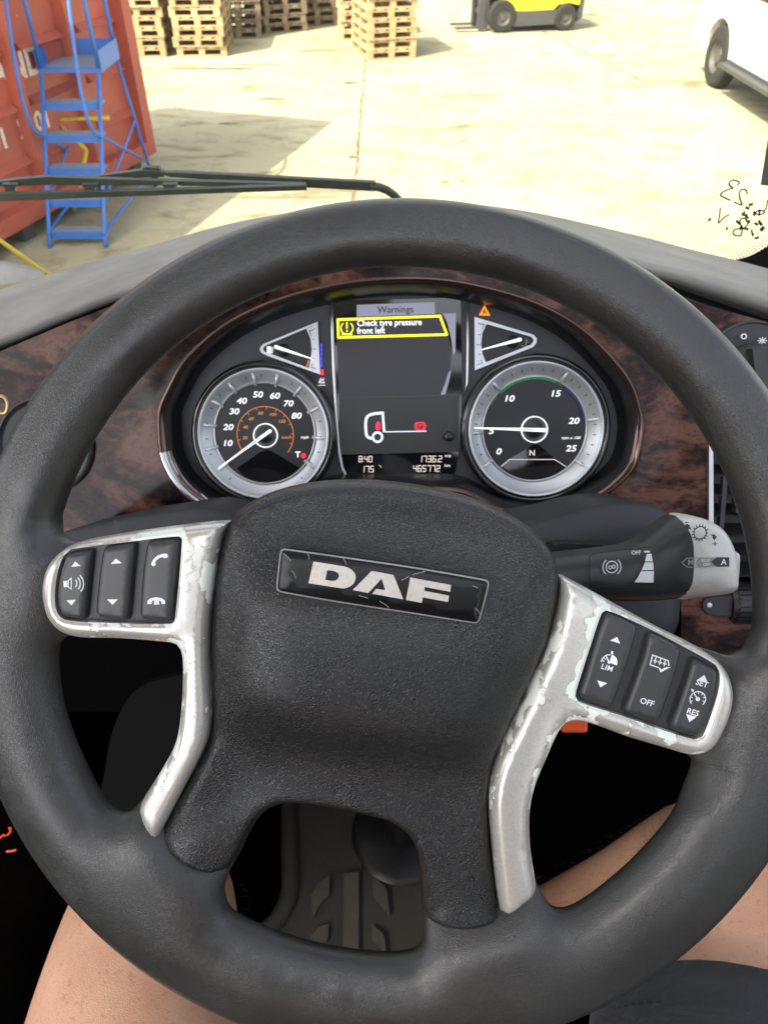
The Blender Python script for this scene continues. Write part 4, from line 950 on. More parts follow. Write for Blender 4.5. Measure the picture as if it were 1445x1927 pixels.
# ---------------------------------------------------------------- forklift
fa = atZ(942, 61); fb = atZ(1060, 57); fyaw = math.atan2(fb.y - fa.y, fb.x - fa.x); wb = (fb - fa).length
fk = thing('forklift_truck', 'yellow and grey counterbalance forklift truck parked side on across the yard', 'forklift', (fa.x, fa.y, G0), fyaw)
def wheel_mb(x, y, z, r, w):
    mb = MB(); mb.lathe((0, 0), [(r*.55, -w/2), (r*.9, -w/2), (r, -w*.35), (r, w*.35), (r*.9, w/2), (r*.55, w/2)], 32); m4 = Matrix.Translation((x, y, z)) @ Matrix.Rotation(R(90), 4, 'X'); mb.rot(m4); return mb
def rim_mb(x, y, z, r, w):
    mb = MB(); mb.lathe((0, 0), [(.0001, w*.30), (r*.22, w*.34), (r*.25, w*.2), (r*.45, w*.22), (r*.56, w*.46), (r*.56, -w*.46), (.0001, -w*.4)], 32)
    for k in range(6):
        a = k * math.pi / 3; mb.lathe((r*.34*math.cos(a), r*.34*math.sin(a)), [(.018, w*.2), (.018, w*.27), (.0001, w*.27)], 6)
    mb.rot(Matrix.Translation((x, y, z)) @ Matrix.Rotation(R(90), 4, 'X')); return mb
WR = .27
for x, r_ in ((0, WR), (wb, WR * .82)):
    for y in (.03, .88):
        w_ = wheel_mb(x, y, r_, r_, .16).build('wheel', M['rubber'], fk, sm=True, angle=40)
        rim_mb(x, y, r_, r_, .16).build('rim', M['hubsteel'], w_, sm=True, angle=40)
def sidebody(name, prof, y0, y1, mat, par):
    mb = MB(); mb.prism(prof, y0, y1); mb.rot(Matrix(((1, 0, 0, 0), (0, 0, 1, 0), (0, 1, 0, 0), (0, 0, 0, 1)))); mb.f = [f[::-1] for f in mb.f]; return mb.build(name, mat, par)
sidebody('chassis', [(.22, .10), (wb - .2, .12), (wb - .2, .36), (.26, .34)], -.02, .93, M['chassis'], fk)
sidebody('body', [(-.12, .56), (.05, .53), (.2, .46), (.27, .35), (.6, .34), (wb - .25, .36), (wb - .15, .44), (wb + .05, .46), (wb + .26, .42), (wb + .30, .9), (wb + .1, 1.05), (.5, 1.02), (.42, .75), (.05, .72), (-.12, .80)], .02, .88, M['yellow'], fk)
sidebody('counterweight', [(wb + .262, .14), (wb + .36, .2), (wb + .38, .8), (wb + .302, .9)], .04, .86, M['chassis'], fk)
mb = MB()
for y in (.2, .7): mb.box((-.33, y, 1.0), (.10, .07, 2.0)); mb.box((-.245, y, 1.0), (.05, .05, 1.9))
for z in (.3, 1.0, 1.95): mb.box((-.33, .45, z), (.06, .46, .08))
mb.build('mast', M['chassis'], fk)
for y in (.22, .66):
    mb = MB(); mb.box((-.62, y, .07), (.45, .10, .035)); mb.box((-.40, y, .30), (.04, .10, .5)); mb.build('fork', M['chassis'], fk)
for x, y in ((.1, .08), (.1, .82), (wb, .08), (wb, .82)):
    mb = MB(); mb.tube([(x, y, .9), (x + (.12 if x < .5 else -.05), y, 2.0)], .03, 8); mb.build('guard_post', M['chassis'], fk, sm=True)
mb = MB()
for i in range(7): mb.box((.22 + i * (wb - .27) / 6, .45, 2.02), (.035, .78, .03))
mb.box((wb/2 + .08, .07, 2.02), (wb - .1, .05, .04)); mb.box((wb/2 + .08, .83, 2.02), (wb - .1, .05, .04)); mb.build('overhead_guard', M['chassis'], fk)
mb = MB(); mb.box((.72, .45, 1.10), (.42, .42, .12)); mb.box((.93, .45, 1.35), (.10, .42, .46)); mb.build('driver_seat', M['seatcloth'], fk)

# ---------------------------------------------------------------- white pickup at the right
pa = atZ(1345, 162); pdir = Vector((-.03, 1)).normalized(); pk = thing('pickup_truck', 'white pickup truck with black side step parked at the right of the yard', 'pickup', (pa.x - .12 - pdir.x * 3.1, pa.y - pdir.y * 3.1, G0), math.atan2(pdir.y, pdir.x))
# local x runs along the truck towards the camera, local y across it (away from the visible side), seen side at y=0
wr = .40; WB = 3.1
def arch(cx, r, n=12, zc=.38): return [(cx + r*math.cos(a), zc + r*math.sin(a)) for a in np.linspace(math.pi, 0, n)]
prof = [(-.98, .50), (-.55, .46)] + arch(0, .50) + [(.5, .44), (WB - .5, .44)] + arch(WB, .50) + [(WB + .55, .44), (WB + .95, .5), (WB + 1.0, .9), (WB + .8, 1.05), (WB - .25, 1.12), (WB - .3, 1.14), (-1.0, 1.16), (-1.03, .9)]
mb = MB(); mb.prism(prof, .0, 1.82); mb.rot(Matrix(((1, 0, 0, 0), (0, 0, -1, 0), (0, 1, 0, 0), (0, 0, 0, 1)))); 
bod = mb.build('body', M['carwhite'], pk); bv = bod.modifiers.new('b', 'BEVEL'); bv.width = .05; bv.segments = 3; bv.limit_method = 'ANGLE'
sidebody2 = lambda nm, pr, a, b_, mt, par: (lambda q: q)(None)
mb = MB(); mb.prism([(.75, 1.14), (WB - .3, 1.12), (WB - .95, 1.72), (1.0, 1.74)], .12, 1.70); mb.rot(Matrix(((1, 0, 0, 0), (0, 0, -1, 0), (0, 1, 0, 0), (0, 0, 0, 1)))); cab_ = mb.build('roof_cab', M['carwhite'], pk)
mb = MB(); mb.prism([(.95, 1.20), (WB - .62, 1.18), (WB - 1.02, 1.64), (1.08, 1.66)], .112, 1.708); mb.rot(Matrix(((1, 0, 0, 0), (0, 0, -1, 0), (0, 1, 0, 0), (0, 0, 0, 1)))); mb.build('side_window', M['glassdark'], cab_)
for x in (0, WB):
    for y in (-.13, -1.69):
        w_ = wheel_mb(x, y, wr, wr, .24).build('wheel', M['rubber'], pk, sm=True, angle=40)
        r_ = rim_mb(x, y, wr, wr, .24); 
        if y > -1: r_.rot(Matrix.Translation((0, y, 0)) @ Matrix.Scale(-1, 4, (0, 1, 0)) @ Matrix.Translation((0, -y, 0))); r_.f = [f[::-1] for f in r_.f]
        r_.build('rim', M['hubsteel'], w_, sm=True, angle=40)
mb = MB(); mb.box((WB/2, -.95, .66), (WB + 1.5, 1.5, .5)); mb.build('underbody', M['void0'], pk)
mb = MB(); mb.box((WB/2, .06, .40), (WB - 1.1, .18, .05)); mb.box((WB/2, .0, .44), (WB - 1.1, .05, .05)); mb.build('side_step', M['chassis'], pk)
mb = MB(); mb.box((-1.06, -.91, .55), (.14, 1.5, .14)); mb.tube([(-1.1, -.91, .5), (-1.35, -.91, .45)], .03, 8); mb.build('rear_bumper', M['chassis'], pk)
mb = MB(); mb.tube([(-.75, -.3, .4), (-1.0, -.22, .36), (-1.15, -.2, .34)], .035, 10); mb.build('exhaust_pipe', M['chassis'], pk, sm=True)
mb = MB(); mb.box((-.99, .0 - .08, .95), (.08, .12, .22)); mb.build('tail_lamp', M['red_steel'], pk)

# ================================================================ CAB
off0 = Vector((0, 0, 0))
cab = thing('truck_cab', 'dark grey lorry cab interior shell with glazed windscreen around the driver', 'truck cab', (-.55, 0, 1.15))
CO = Vector((-.55, 0, 1.15))
M['knee'] = plain('knee_panel_grey', (.005, .005, .0055), .8, spec=.1); M['void'] = plain('footwell_shade_black', (.002, .002, .0022), .95, spec=.02); M['liner'] = plain('headliner', (.42, .42, .40), .9); M['trim'] = plain('cab_trim', (.06, .062, .066), .8)  # void: near-black colour stands in for footwell shade on floor and panels
X0, X1 = -1.78, .70
def cb(name, mat, *boxes):
    mb = MB(CO)
    for c, d in boxes: mb.box(c, d)
    return mb.build(name, mat, cab)
cb('roof_sun_block', M['liner'], ((-.66, -.17, 3.02), (1.36, 1.18, .05)))  # unseen roof patch shaped to block the sun; the rest is left open
cb('roof_rail', M['trim'], ((-.54, .82, 3.02), (2.6, .06, .06)))
cb('roof_rail', M['trim'], ((-.54, -1.16, 3.02), (2.6, .06, .06)))
cb('rear_wall', M['trim'], ((-.54, -1.16, 1.6), (2.6, .06, .95)))  # unseen wall cut low so daylight from behind reaches the wheel
cb('cab_floor', M['void'], ((-.54, -.05, 1.11), (2.6, 2.2, .06)))
cb('bulkhead', M['void'], ((-.54, 1.06, 1.48), (2.6, .05, .68)))
for x in (X0 - .03, X1 + .03):
    cb('door', M['trim'], ((x, -.05, 1.55), (.06, 2.1, .82)), ((x, -.75, 2.5), (.06, .7, 1.0)), ((x, .05, 2.94), (.06, 1.8, .10)))
WSF = Frame((0, 1.03, 1.84), (0, -.979, -.205))
for x in (X0, X1 + .01):
    mb = MB(CO); mb.tube([(x, 1.02, 1.82), (x, .80, 3.0)], .045, 10); mb.build('front_pillar', M['trim'], cab, sm=True)
m, t, b = newmat('windscreen_glass')
t.nodes.remove(b); out = t.nodes['Material Output']; mixs = N(t, 'ShaderNodeMixShader'); tr = N(t, 'ShaderNodeBsdfTransparent'); gl = N(t, 'ShaderNodeBsdfGlossy'); fr = N(t, 'ShaderNodeFresnel')
tr.inputs[0].default_value = (.985, .975, .90, 1); gl.inputs['Roughness'].default_value = .02; fr.inputs[0].default_value = 1.35
t.links.new(fr.outputs[0], mixs.inputs[0]); t.links.new(tr.outputs[0], mixs.inputs[1]); t.links.new(gl.outputs[0], mixs.inputs[2]); t.links.new(mixs.outputs[0], out.inputs[0]); M['glass'] = m
def fw(F_, x, y, z=0): return F_.o + F_.x * x + F_.y * y + F_.n * z
mb = MB(CO); P4 = [(X0, 0), (X1, 0), (X1, 1.17), (X0, 1.17)]
mb.add([fw(WSF, x, y, 0) for x, y in P4] + [fw(WSF, x, y, -.005) for x, y in P4], [(0, 1, 2, 3), (7, 6, 5, 4), (0, 4, 5, 1), (1, 5, 6, 2), (2, 6, 7, 3), (3, 7, 4, 0)])
ws = mb.build('windscreen', M['glass'], cab)
mb = MB(); mb.prism(smooth(WSF.pxs([(1340, 505), (1376, 491), (1410, 482), (1445, 463), (1500, 425), (1540, 370), (1560, 250), (1560, 620), (1340, 620)], .002), .01), .001, .002)
def putm(mb, F_, off): 
    mb.v = [Vector(fw(F_, v.x, v.y, v.z)) - off for v in mb.v]; return mb
M['frit'] = plain('black_frit', (.006, .007, .007), .5)
putm(mb, WSF, CO); mb.build('frit_band', M['frit'], ws)
mb = MB(); rw = 0
for i in range(60):
    for j in range(14):
        x = 1200 + i * 6.2 + (3.1 if j % 2 else 0); 
        yb = 500 - (max(0, x - 1376) ** 1.6) * .035 - 6 if x > 1300 else 500
        y = yb + 4 - j * 5.0
        lim = 5 + (x - 1200) * .18
        if j * 5.0 > lim: continue
        r_ = 1.9 * (1 - j * 5.0 / (lim + 8)) * PXM * 2.6
        q = WSF.px(x, y, .002); mb.ring(q, 0, max(r_, .0006), .001, .0016, n=6)
putm(mb, WSF, CO); o = mb.build('frit_dots', M['frit'], ws); o['kind'] = 'stuff'
# pen writing on the screen, seen from behind (mirrored)
def PW(x, y): return WSF.px(1300 + x / 5.352, 300 + y / 5.352, .002)
mb = MB()
def pen(pts, w=1.9):
    P_ = smooth([PW(*q) for q in pts], .0012, closed=False)
    mb.tube([(p[0], p[1], .0012) for p in P_], w * .00052, 6)
pen([(465, 262), (490, 235), (455, 212), (410, 212), (385, 240), (400, 270), (425, 288), (370, 305), (315, 335), (300, 360), (340, 385), (398, 412)])
pen([(565, 350), (565, 320), (530, 300), (500, 312), (488, 350), (500, 410), (515, 458), (435, 430)])
pen([(298, 485), (290, 560), (280, 640), (330, 590), (388, 555)]); pen([(188, 604), (192, 608)], 5); pen([(362, 694), (368, 697)], 4)
pen([(500, 770), (445, 765), (425, 735), (445, 705), (500, 700), (525, 700), (575, 650), (560, 605), (520, 592), (495, 620), (505, 665), (520, 700), (505, 770)])
pen([(775, 410), (760, 490), (730, 520), (690, 510), (650, 540), (690, 555), (740, 540), (735, 515)])
for k, (x, y) in enumerate(((530, 545), (570, 490), (605, 455), (640, 545), (660, 650), (700, 640), (720, 700), (665, 790), (620, 740), (560, 700), (510, 690), (575, 620), (475, 632), (690, 540), (560, 575))):
    rr = random.Random(k)
    for _ in range(4):
        a = rr.uniform(0, 6.28); L_ = rr.uniform(12, 32); pen([(x - L_*math.cos(a), y - L_*math.sin(a)), (x + rr.uniform(-4, 4), y), (x + L_*math.cos(a), y + L_*math.sin(a))], rr.uniform(.8, 2.6))
putm(mb, WSF, CO); mb.build('pen_writing', M['frit'], ws)
mb = MB(); mb.prism(WSF.pxs([(1445, 262), (1431, 348), (1470, 352), (1490, 268)], .002), .001, .0016); putm(mb, WSF, CO); mb.build('sticker', M['hubsteel'], ws)
mb = MB(); rr = random.Random(3)
for _ in range(46):
    x, y = rr.uniform(0, 1445), rr.uniform(0, 470); q = WSF.px(x, y, .002); mb.ring(q, 0, rr.uniform(.0003, .0007), .001, .0014, n=6)
putm(mb, WSF, CO); o = mb.build('dust_specks', M['liner'], ws); o['kind'] = 'stuff'

# ---------------------------------------------------------------- wiper outside the screen
WIF = Frame(WSF.o - WSF.n * .035, WSF.n)
wp = thing('windscreen_wiper', 'black windscreen wiper lying across the bottom of the glass outside', 'wiper', frame=WIF)
M['wiper'] = plain('wiper_black', (.085, .10, .097), .38, vs=60)
def wpoly(name, pts, z0_, z1_, par=wp, mat='wiper'):
    mb = MB(); zc = (z0_ + z1_) / 2; mb.prism(WIF.pxs(pts, zc), zc - .003, zc + .003); o = mb.build(name, M[mat], par); b_ = o.modifiers.new('b', 'BEVEL'); b_.width = .0012; b_.segments = 2; return o
wpoly('blade_rubber', [(-120, 366), (0, 362), (200, 358), (400, 352), (575, 346), (578, 355), (400, 361), (200, 368), (0, 376), (-120, 384)], .002, .010)
wpoly('blade_frame', [(-120, 345), (0, 339), (40, 334), (90, 330), (200, 334), (355, 339), (357, 345), (200, 346), (90, 345), (55, 346), (0, 348), (-120, 356)], -.014, -.002)
for x in (20, 170, 320, 480):
    wpoly('blade_claw', [(x - 16, 344 + (x > 400) * 2), (x + 16, 344 + (x > 400) * 2), (x + 9, 352), (x + 12, 364 - x * .02), (x - 12, 364 - x * .02), (x - 9, 352)], -.006, .004)
wpoly('blade_bridge', [(340, 338), (470, 341), (575, 344), (576, 349), (470, 348), (340, 347)], -.010, .001)
wpoly('arm_link', [(160, 332), (265, 318), (310, 321), (310, 330), (265, 331), (170, 338)], -.030, -.016)
wpoly('arm_joint', [(263, 318), (272, 312), (300, 313), (305, 320), (303, 330), (264, 330)], -.040, -.014)
wpoly('arm_bar', [(300, 323), (330, 322), (405, 325), (706, 341), (708, 350), (706, 357), (575, 350), (405, 336), (320, 330)], -.036, -.020)
mb = MB(); mb.tube([(*WIF.px(*q, -.028), -.028) for q in ((696, 350), (712, 351), (728, 357), (742, 367), (756, 382), (775, 410), (800, 450))], .0055, 10); mb.build('arm_end', M['wiper'], wp, sm=True)

ys = thing('yellow_strap', 'yellow strap running down outside the lower left corner of the windscreen', 'strap', tuple(atT(0, 450, 1.25)))
yo = atT(0, 450, 1.25); m_ = MB(); m_.tube([atT(*q, 1.25) - yo for q in ((-80, 395), (0, 452), (78, 507), (160, 560))], .0035, 8, flat=.5); m_.build('webbing', M['hazard_yellow'], ys, sm=True)
# ================================================================ DASHBOARD
dash = thing('dashboard', 'truck dashboard with grey padded top and glossy burl wood facia', 'dashboard', frame=Frame(CF.o, CF.n))
dinv = CF.m.inverted()
def local(o, par_inv):
    me = o.data
    for v in me.vertices: v.co = par_inv @ v.co
    return o
def rowT(pts, tt): return [atT(x, y, tt + (0 if len(q) < 3 else q[2])) for q in pts for x, y in [q[:2]]]
r0 = [(-260, 745), (0, 662), (133, 606), (232, 569), (480, 512), (750, 470), (1000, 480), (1222, 528), (1296, 556), (1445, 608), (1720, 712)]
r0b = [(-260, 733), (0, 650), (133, 597), (232, 560), (480, 500), (750, 455), (1000, 462), (1222, 516), (1296, 534), (1445, 580), (1720, 672)]
r1 = [(-260, 727), (0, 643), (133, 589), (232, 552), (480, 490), (750, 445), (1000, 450), (1222, 506), (1296, 520), (1445, 560), (1720, 644)]
r2 = [(-260, 715), (0, 628), (133, 573), (232, 537), (480, 476), (750, 432), (1000, 438), (1222, 494), (1296, 510), (1445, 548), (1720, 630)]
r3 = [(-260, 650), (0, 560), (113, 523), (299, 466), (480, 420), (750, 386), (960, 396), (1195, 447), (1296, 473), (1445, 511), (1720, 600)]
r4 = [(-260, 635), (0, 544), (113, 509), (299, 456), (480, 410), (750, 377), (960, 392), (1195, 441), (1296, 468), (1445, 504), (1720, 592)]
r5 = [(-260, 645), (0, 556), (113, 522), (299, 470), (480, 428), (750, 395), (960, 410), (1195, 458), (1296, 484), (1445, 520), (1720, 606)]
r6 = [(-260, 720), (0, 640), (113, 600), (299, 560), (480, 520), (750, 480), (960, 490), (1195, 540), (1296, 570), (1445, 600), (1720, 690)]
rows = [rowT(r0, .715), rowT(r0b, .668), rowT(r1, .664), rowT(r2, .672), rowT(r3, .88), rowT(r4, .90), rowT(r5, .915), rowT(r6, .95)]
pad = local(loft('top_pad', rows, M['pad'], n=110, sub=5), dinv); pad.parent = dash
M['lip'] = plain('pad_lip', (.055, .045, .038), .6)
lip = local(loft('pad_lip', [rowT([(x, y - 6) for x, y in r0], .700), rowT([(x, y + 10) for x, y in r0], .690), rowT([(x, y + 30) for x, y in r0], .715)], M['black'], n=90, sub=3), dinv); lip.parent = dash
# demister shelf beneath the screen
mb = MB(); mb.add([(-1.75, .86, 1.87), (.68, .86, 1.87), (.68, 1.02, 1.85), (-1.75, 1.02, 1.85)], [(0, 1, 2, 3)]); mb.v = [dinv @ v for v in mb.v]; mb.build('demister_shelf', M['black'], dash)
lump = local(loft('shelf_hump', [[atT(x, y, t_) for x, y in ((-300, 560), (-100, 520), (0, 502), (40, 510), (90, 530))] if False else [atT(x, y, tt) for x, y, tt in row] for row, t_ in (
    ([(-300, 500, .99), (-100, 492, .99), (0, 490, .98), (40, 497, .975), (82, 508, .97)], 0), ([(-300, 510, .96), (-100, 502, .96), (0, 500, .955), (40, 506, .95), (82, 511, .95)], 0), ([(-300, 560, .95), (-100, 545, .95), (0, 535, .95), (40, 530, .95), (82, 528, .95)], 0))], M['pad'], n=30, sub=4), dinv); lump.parent = dash

WOZ = .028
wood_px = [(-300, 790), (-300, 778), (0, 661), (133, 605), (232, 567), (340, 535), (480, 502), (750, 478), (1000, 490), (1222, 540), (1296, 565), (1445, 606), (1700, 705), (1700, 800), (1336, 800), (1336, 1105), (1445, 1105), (1700, 1105), (1700, 1330), (1282, 1330), (1282, 1080), (-300, 1080)]
wp_ = CF.pxs(wood_px, WOZ)
wo = []
for i in range(len(wp_)):
    a, b_ = np.array(wp_[i]), np.array(wp_[(i+1) % len(wp_)]); k = max(1, int(np.linalg.norm(b_-a) / .03)); wo += [a + (b_-a)*j/k for j in range(k)]
pillow('wood_panel', np.array(wo), M['burl'], dash, lambda Q, d: WOZ + 0*d + .004 * np.exp(-(pdist(Q, [bo_]) / .018) ** 2), holes=[shrink(bo_, .0005)], spacing=.012, rings=(.004, .010), skirt=.004)
# headlamp switch
SWZ = .034
sc_ = CF.px(1412, 700, SWZ); rr_ = 91 * .665 / F
mb = MB(); mb.lathe(sc_, [(rr_ * 1.04, SWZ - .006), (rr_ * 1.03, SWZ + .001), (rr_ * .99, SWZ + .002), (rr_ * .97, SWZ), (rr_ * .60, SWZ - .002), (.0001, SWZ - .002)], 64)
sw = mb.build('light_switch', M['dark'], dash, sm=True, angle=35)
mb = MB(); mb.lathe(sc_, [(rr_ * .58, SWZ - .002), (rr_ * .56, SWZ + .010), (rr_ * .50, SWZ + .014), (.0001, SWZ + .015)], 48); mb.box((sc_[0] - rr_*.05, sc_[1], SWZ + .018), (rr_ * .26, rr_ * .98, .014), rz=R(12)); mb.build('knob', M['dark'], sw, sm=True, angle=35)
mb = MB(); c = CF.px(1398, 633, SWZ); mb.ring(c, 3.4*S, 4.9*S, SWZ, SWZ + .0022, n=24); c = CF.px(1432, 641, SWZ)
for a in range(0, 360, 45): line(mb, [(c[0]+3*S*math.cos(R(a)), c[1]+3*S*math.sin(R(a))), (c[0]+8*S*math.cos(R(a)), c[1]+6*S*math.sin(R(a)))], 1.2*S, SWZ + .0022)
mb.ring(c, 1.5*S, 2.6*S, SWZ, SWZ + .0022, n=12); c = CF.px(1402, 657, SWZ); mb.build('switch_symbols', M['white'], sw)
# air vent
mb = MB(); mb.prism(CF.pxs([(1331, 790), (1338, 790), (1340, 1110), (1330, 1110)], WOZ), WOZ - .01, WOZ + .004); 
vt = mb.build('air_vent', M['chrome2'], dash)
mb = MB(); mb.prism(CF.pxs([(1338, 790), (1560, 790), (1560, 1112), (1338, 1112)], WOZ), WOZ - .07, WOZ - .06); mb.build('vent_back', M['black'], vt)
for i in range(9):
    y = 812 + i * 38; a = CF.px(1340, y, WOZ); b_ = CF.px(1555, y, WOZ); mb = MB(); mb.box(((a[0]+b_[0])/2, a[1], WOZ - .012), (b_[0]-a[0], .0022, .022), rx=R(18)); mb.build('vent_slat', M['black'], vt)
for x in (1374, 1450):
    a = CF.px(x, 800, WOZ); b_ = CF.px(x, 1105, WOZ); mb = MB(); mb.box((a[0], (a[1]+b_[1])/2, WOZ - .004), (.004, abs(a[1]-b_[1]), .006)); mb.build('vent_rib', M['dark'], vt)
a = CF.px(1395, 1058, WOZ); mb = MB(); mb.box((a[0] - .004, a[1] + .052, WOZ + .0), (.014, .012, .010)); mb.build('vent_tab', M['dark'], vt)
mb = MB(); mb.prism(smooth(CF.pxs([(1322, 1128), (1345, 1122), (1500, 1122), (1500, 1158), (1345, 1156), (1322, 1146)], WOZ), .004), WOZ, WOZ + .003); tw = mb.build('thumbwheel_plate', M['dark'], dash)
a = CF.px(1395, 1140, WOZ); mb = MB()
mb.lathe((0, 0), [(.0001, -.018), (.016, -.018), (.018, -.014), (.018, .014), (.016, .018), (.0001, .018)], 40)
for k in range(24): mb.box((.018 * math.cos(k*math.pi/12), .018 * math.sin(k*math.pi/12), 0), (.003, .003, .028), rz=k*math.pi/12)
mb.rot(Matrix.Translation((a[0] + .008, a[1], WOZ - .008)) @ Matrix.Rotation(R(90), 4, 'Y')); mb.build('thumbwheel', M['black'], tw)
mb = MB(); c = CF.px(1332, 1137, WOZ); mb.lathe(c, [(.0022, WOZ + .002), (.0022, WOZ + .004), (.0001, WOZ + .0045)], 16); mb.build('indicator_dot', M['white'], tw, sm=True)
# round knob recess at the left of the wheel
c = CF.px(88, 838, WOZ); mb = MB(); r_ = 92 * .67 / F
mb.lathe(c, [(r_, WOZ - .002), (r_ * .985, WOZ + .004), (r_ * .95, WOZ + .005), (r_ * .9, WOZ + .003), (r_ * .86, WOZ + .0022), (.0001, WOZ + .002)], 64); ck = mb.build('round_socket', M['black'], dash, sm=True, angle=40)
mb = MB(); mb.lathe(c, [(r_ * .55, WOZ + .002), (r_ * .53, WOZ + .008), (r_ * .45, WOZ + .011), (.0001, WOZ + .012)], 48); mb.build('socket_knob', M['gloss'], ck, sm=True, angle=40)
kr = thing('key_ring', 'small brass coloured ring hanging at the left edge of the facia', 'key ring', frame=Frame(atT(4, 762, .62), CF.n))
mb = MB(); mb.tube([(.0045*math.cos(R(a)), .007*math.sin(R(a)), 0) for a in range(0, 361, 20)], .0016, 8, cap=False); M['brass'] = plain('brass', (.42, .33, .14), .3, metal=.7); mb.build('ring', M['brass'], kr, sm=True)

# steering column cover
SHF = Frame(atT(720, 1150, .57), WN)
cc_ = thing('steering_column', 'dark blue grey plastic steering column cover behind the wheel', 'steering column', frame=SHF)
sho = smooth(SHF.pxs([(88, 1016), (150, 996), (215, 981), (300, 968), (365, 959), (410, 965), (520, 1000), (700, 1020), (900, 1010), (985, 988), (1050, 977), (1100, 963), (1141, 955), (1200, 951), (1245, 956), (1276, 974), (1292, 1005), (1294, 1180), (1270, 1215), (1150, 1230), (1000, 1260), (700, 1300), (430, 1240), (330, 1180), (110, 1160), (82, 1100)], .0), .008)
pillow('cover', sho, M['dark'], cc_, lambda Q, d: .018 * np.sqrt(np.clip(1 - (1 - np.clip(d / .025, 0, 1)) ** 2, 0, 1)) - .02 + .0 * d, spacing=.01, rings=(.0005, .002, .005, .01, .016), skirt=.09, zsmooth=(3, .02))
mb = MB(); mb.tube([(0, 0, .02), (0, -.02, -.30)], [.055, .06], 24); mb.rot(Matrix.Translation((0, .03, 0))); mb.build('column', M['black'], cc_, sm=True)
mb = MB(); line(mb, [SHF.px(216, 980, .0), SHF.px(228, 1012, .0)], .002, .0005); mb.build('seam', M['frit'], cc_)
mb = MB(); mb.prism(smooth(SHF.pxs([(1042, 1026), (1100, 1025), (1150, 1030), (1150, 1042), (1042, 1046)], .02), .004), .0, .02); mb.build('stalk_collar', M['black'], cc_)
# gear and retarder stalk
STF = Frame(atT(1230, 1050, .50), WN + Vector((0.05, 0, 0)))
st = thing('gear_stalk', 'black gear selector stalk with silver tip right of the wheel hub', 'stalk', frame=STF)
sb = smooth(STF.pxs([(990, 1055), (1044, 1044.6), (1115, 1036.5), (1173, 1028.5), (1205, 1015.6), (1231, 994.7), (1253.5, 978), (1270, 970.5), (1275, 996), (1278, 1020), (1279, 1052.6), (1276, 1091), (1266, 1125.5), (1240, 1129), (1205, 1130), (1160, 1130), (1100, 1128), (1040, 1122), (990, 1120)]), .003)
sth = lambda Q, d: .020 * np.sqrt(np.clip(1 - (1 - np.clip(d / .018, 0, 1)) ** 2, 0, 1))
allst = smooth(STF.pxs([(990, 1055), (1044, 1044.6), (1115, 1036.5), (1173, 1028.5), (1205, 1015.6), (1231, 994.7), (1253.5, 978), (1270, 970.5), (1302, 971), (1334, 980), (1356.5, 996), (1372.6, 1023.7), (1380.6, 1052.6), (1382, 1085), (1379, 1105.7), (1369, 1113.8), (1334, 1120), (1266, 1125.5), (1205, 1130), (1100, 1128), (990, 1120)]), .003)
def sth(Q, d): d = pdist(Q, [allst]) * inpoly(Q, allst); return .020 * np.sqrt(np.clip(1 - (1 - np.clip(d / .017, 0, 1)) ** 2, 0, 1))
pillow('handle', sb, M['shaft'], st, sth, spacing=.0035, rings=(.0004, .0012, .0024, .004, .0065), skirt=.012, zsmooth=(8, .02))
ss = smooth(STF.pxs([(1271, 970.5), (1302, 971), (1334, 980), (1356.5, 996), (1372.6, 1023.7), (1380.6, 1052.6), (1382, 1085), (1379, 1105.7), (1369, 1113.8), (1334, 1120), (1267, 1125.5), (1277, 1091), (1280.5, 1052), (1279.5, 1020), (1276, 996)]), .002)
tipo = pillow('tip', ss, M['knobsilver'], st, sth, spacing=.0035, rings=(.0004, .0012, .0024, .004, .0065), skirt=.012, zsmooth=(8, .02))
mb = MB(); c = STF.px(1379, 1066, .000); mb.box((c[0], c[1], -.002), (.008, .020, .012)); eb = mb.build('end_button', M['knobsilver'], st); b_ = eb.modifiers.new('b', 'BEVEL'); b_.width = .004; b_.segments = 4
hz = .0205
def PS(x, y): return STF.px(980 + x / 3.1075, 940 + y / 3.1075, hz)
K = .50 / F
mb = MB(); mb.text('OFF', PS(674, 312), 10*K, hz, bold=.015); mb.box((*PS(737, 305), hz), (10*K, 3*K, .0004))
for P_ in (((737, 318), (762, 318), (770, 362), (726, 362)), ((726, 368), (772, 368), (776, 410), (706, 414)), ((702, 420), (777, 418), (774, 486), (664, 484), (685, 455))):
    mb.prism([PS(*q) for q in P_], hz - .0002, hz + .0003)
c = PS(532, 395); mb.ring(c, 9.5*K, 11.5*K, hz - .0002, hz + .0002, n=32)
for s_ in (1, -1): line(mb, arc(c, 16.5*K, (-48 if s_ > 0 else 132), (48 if s_ > 0 else 228), 10), 2*K, hz + .0002)
for s_ in (1, -1): mb.ring((c[0] + s_*3.2*K, c[1] + s_*.6*K), 2.2*K, 3.6*K, hz - .0002, hz + .0004, n=16)
mb.build('retarder_symbols', M['white'], bpy.data.objects['handle'])
mb = MB(); line(mb, smooth([PS(*q) for q in ((762, 278), (560, 300), (430, 318), (405, 335), (403, 420), (415, 490), (440, 508), (785, 514))], .003, False), .0005, hz - .0006); mb.build('seam', M['frit'], bpy.data.objects['handle'])
mb = MB(); c = PS(1048, 195); mb.ring(c, 10.5*K, 12*K, hz - .0002, hz + .0002, n=36)
for a in range(0, 360, 24): line(mb, [(c[0]+12*K*math.cos(R(a)), c[1]+12*K*math.sin(R(a))), (c[0]+14.6*K*math.cos(R(a)), c[1]+14.6*K*math.sin(R(a)))], 2*K, hz + .0002)
line(mb, [PS(960, 134), PS(980, 134)], 1.5*K, hz); mb.prism([PS(*q) for q in ((955, 158), (972, 142), (992, 155), (984, 158), (1000, 176), (968, 172), (966, 158))], hz - .0004, hz + .0002)
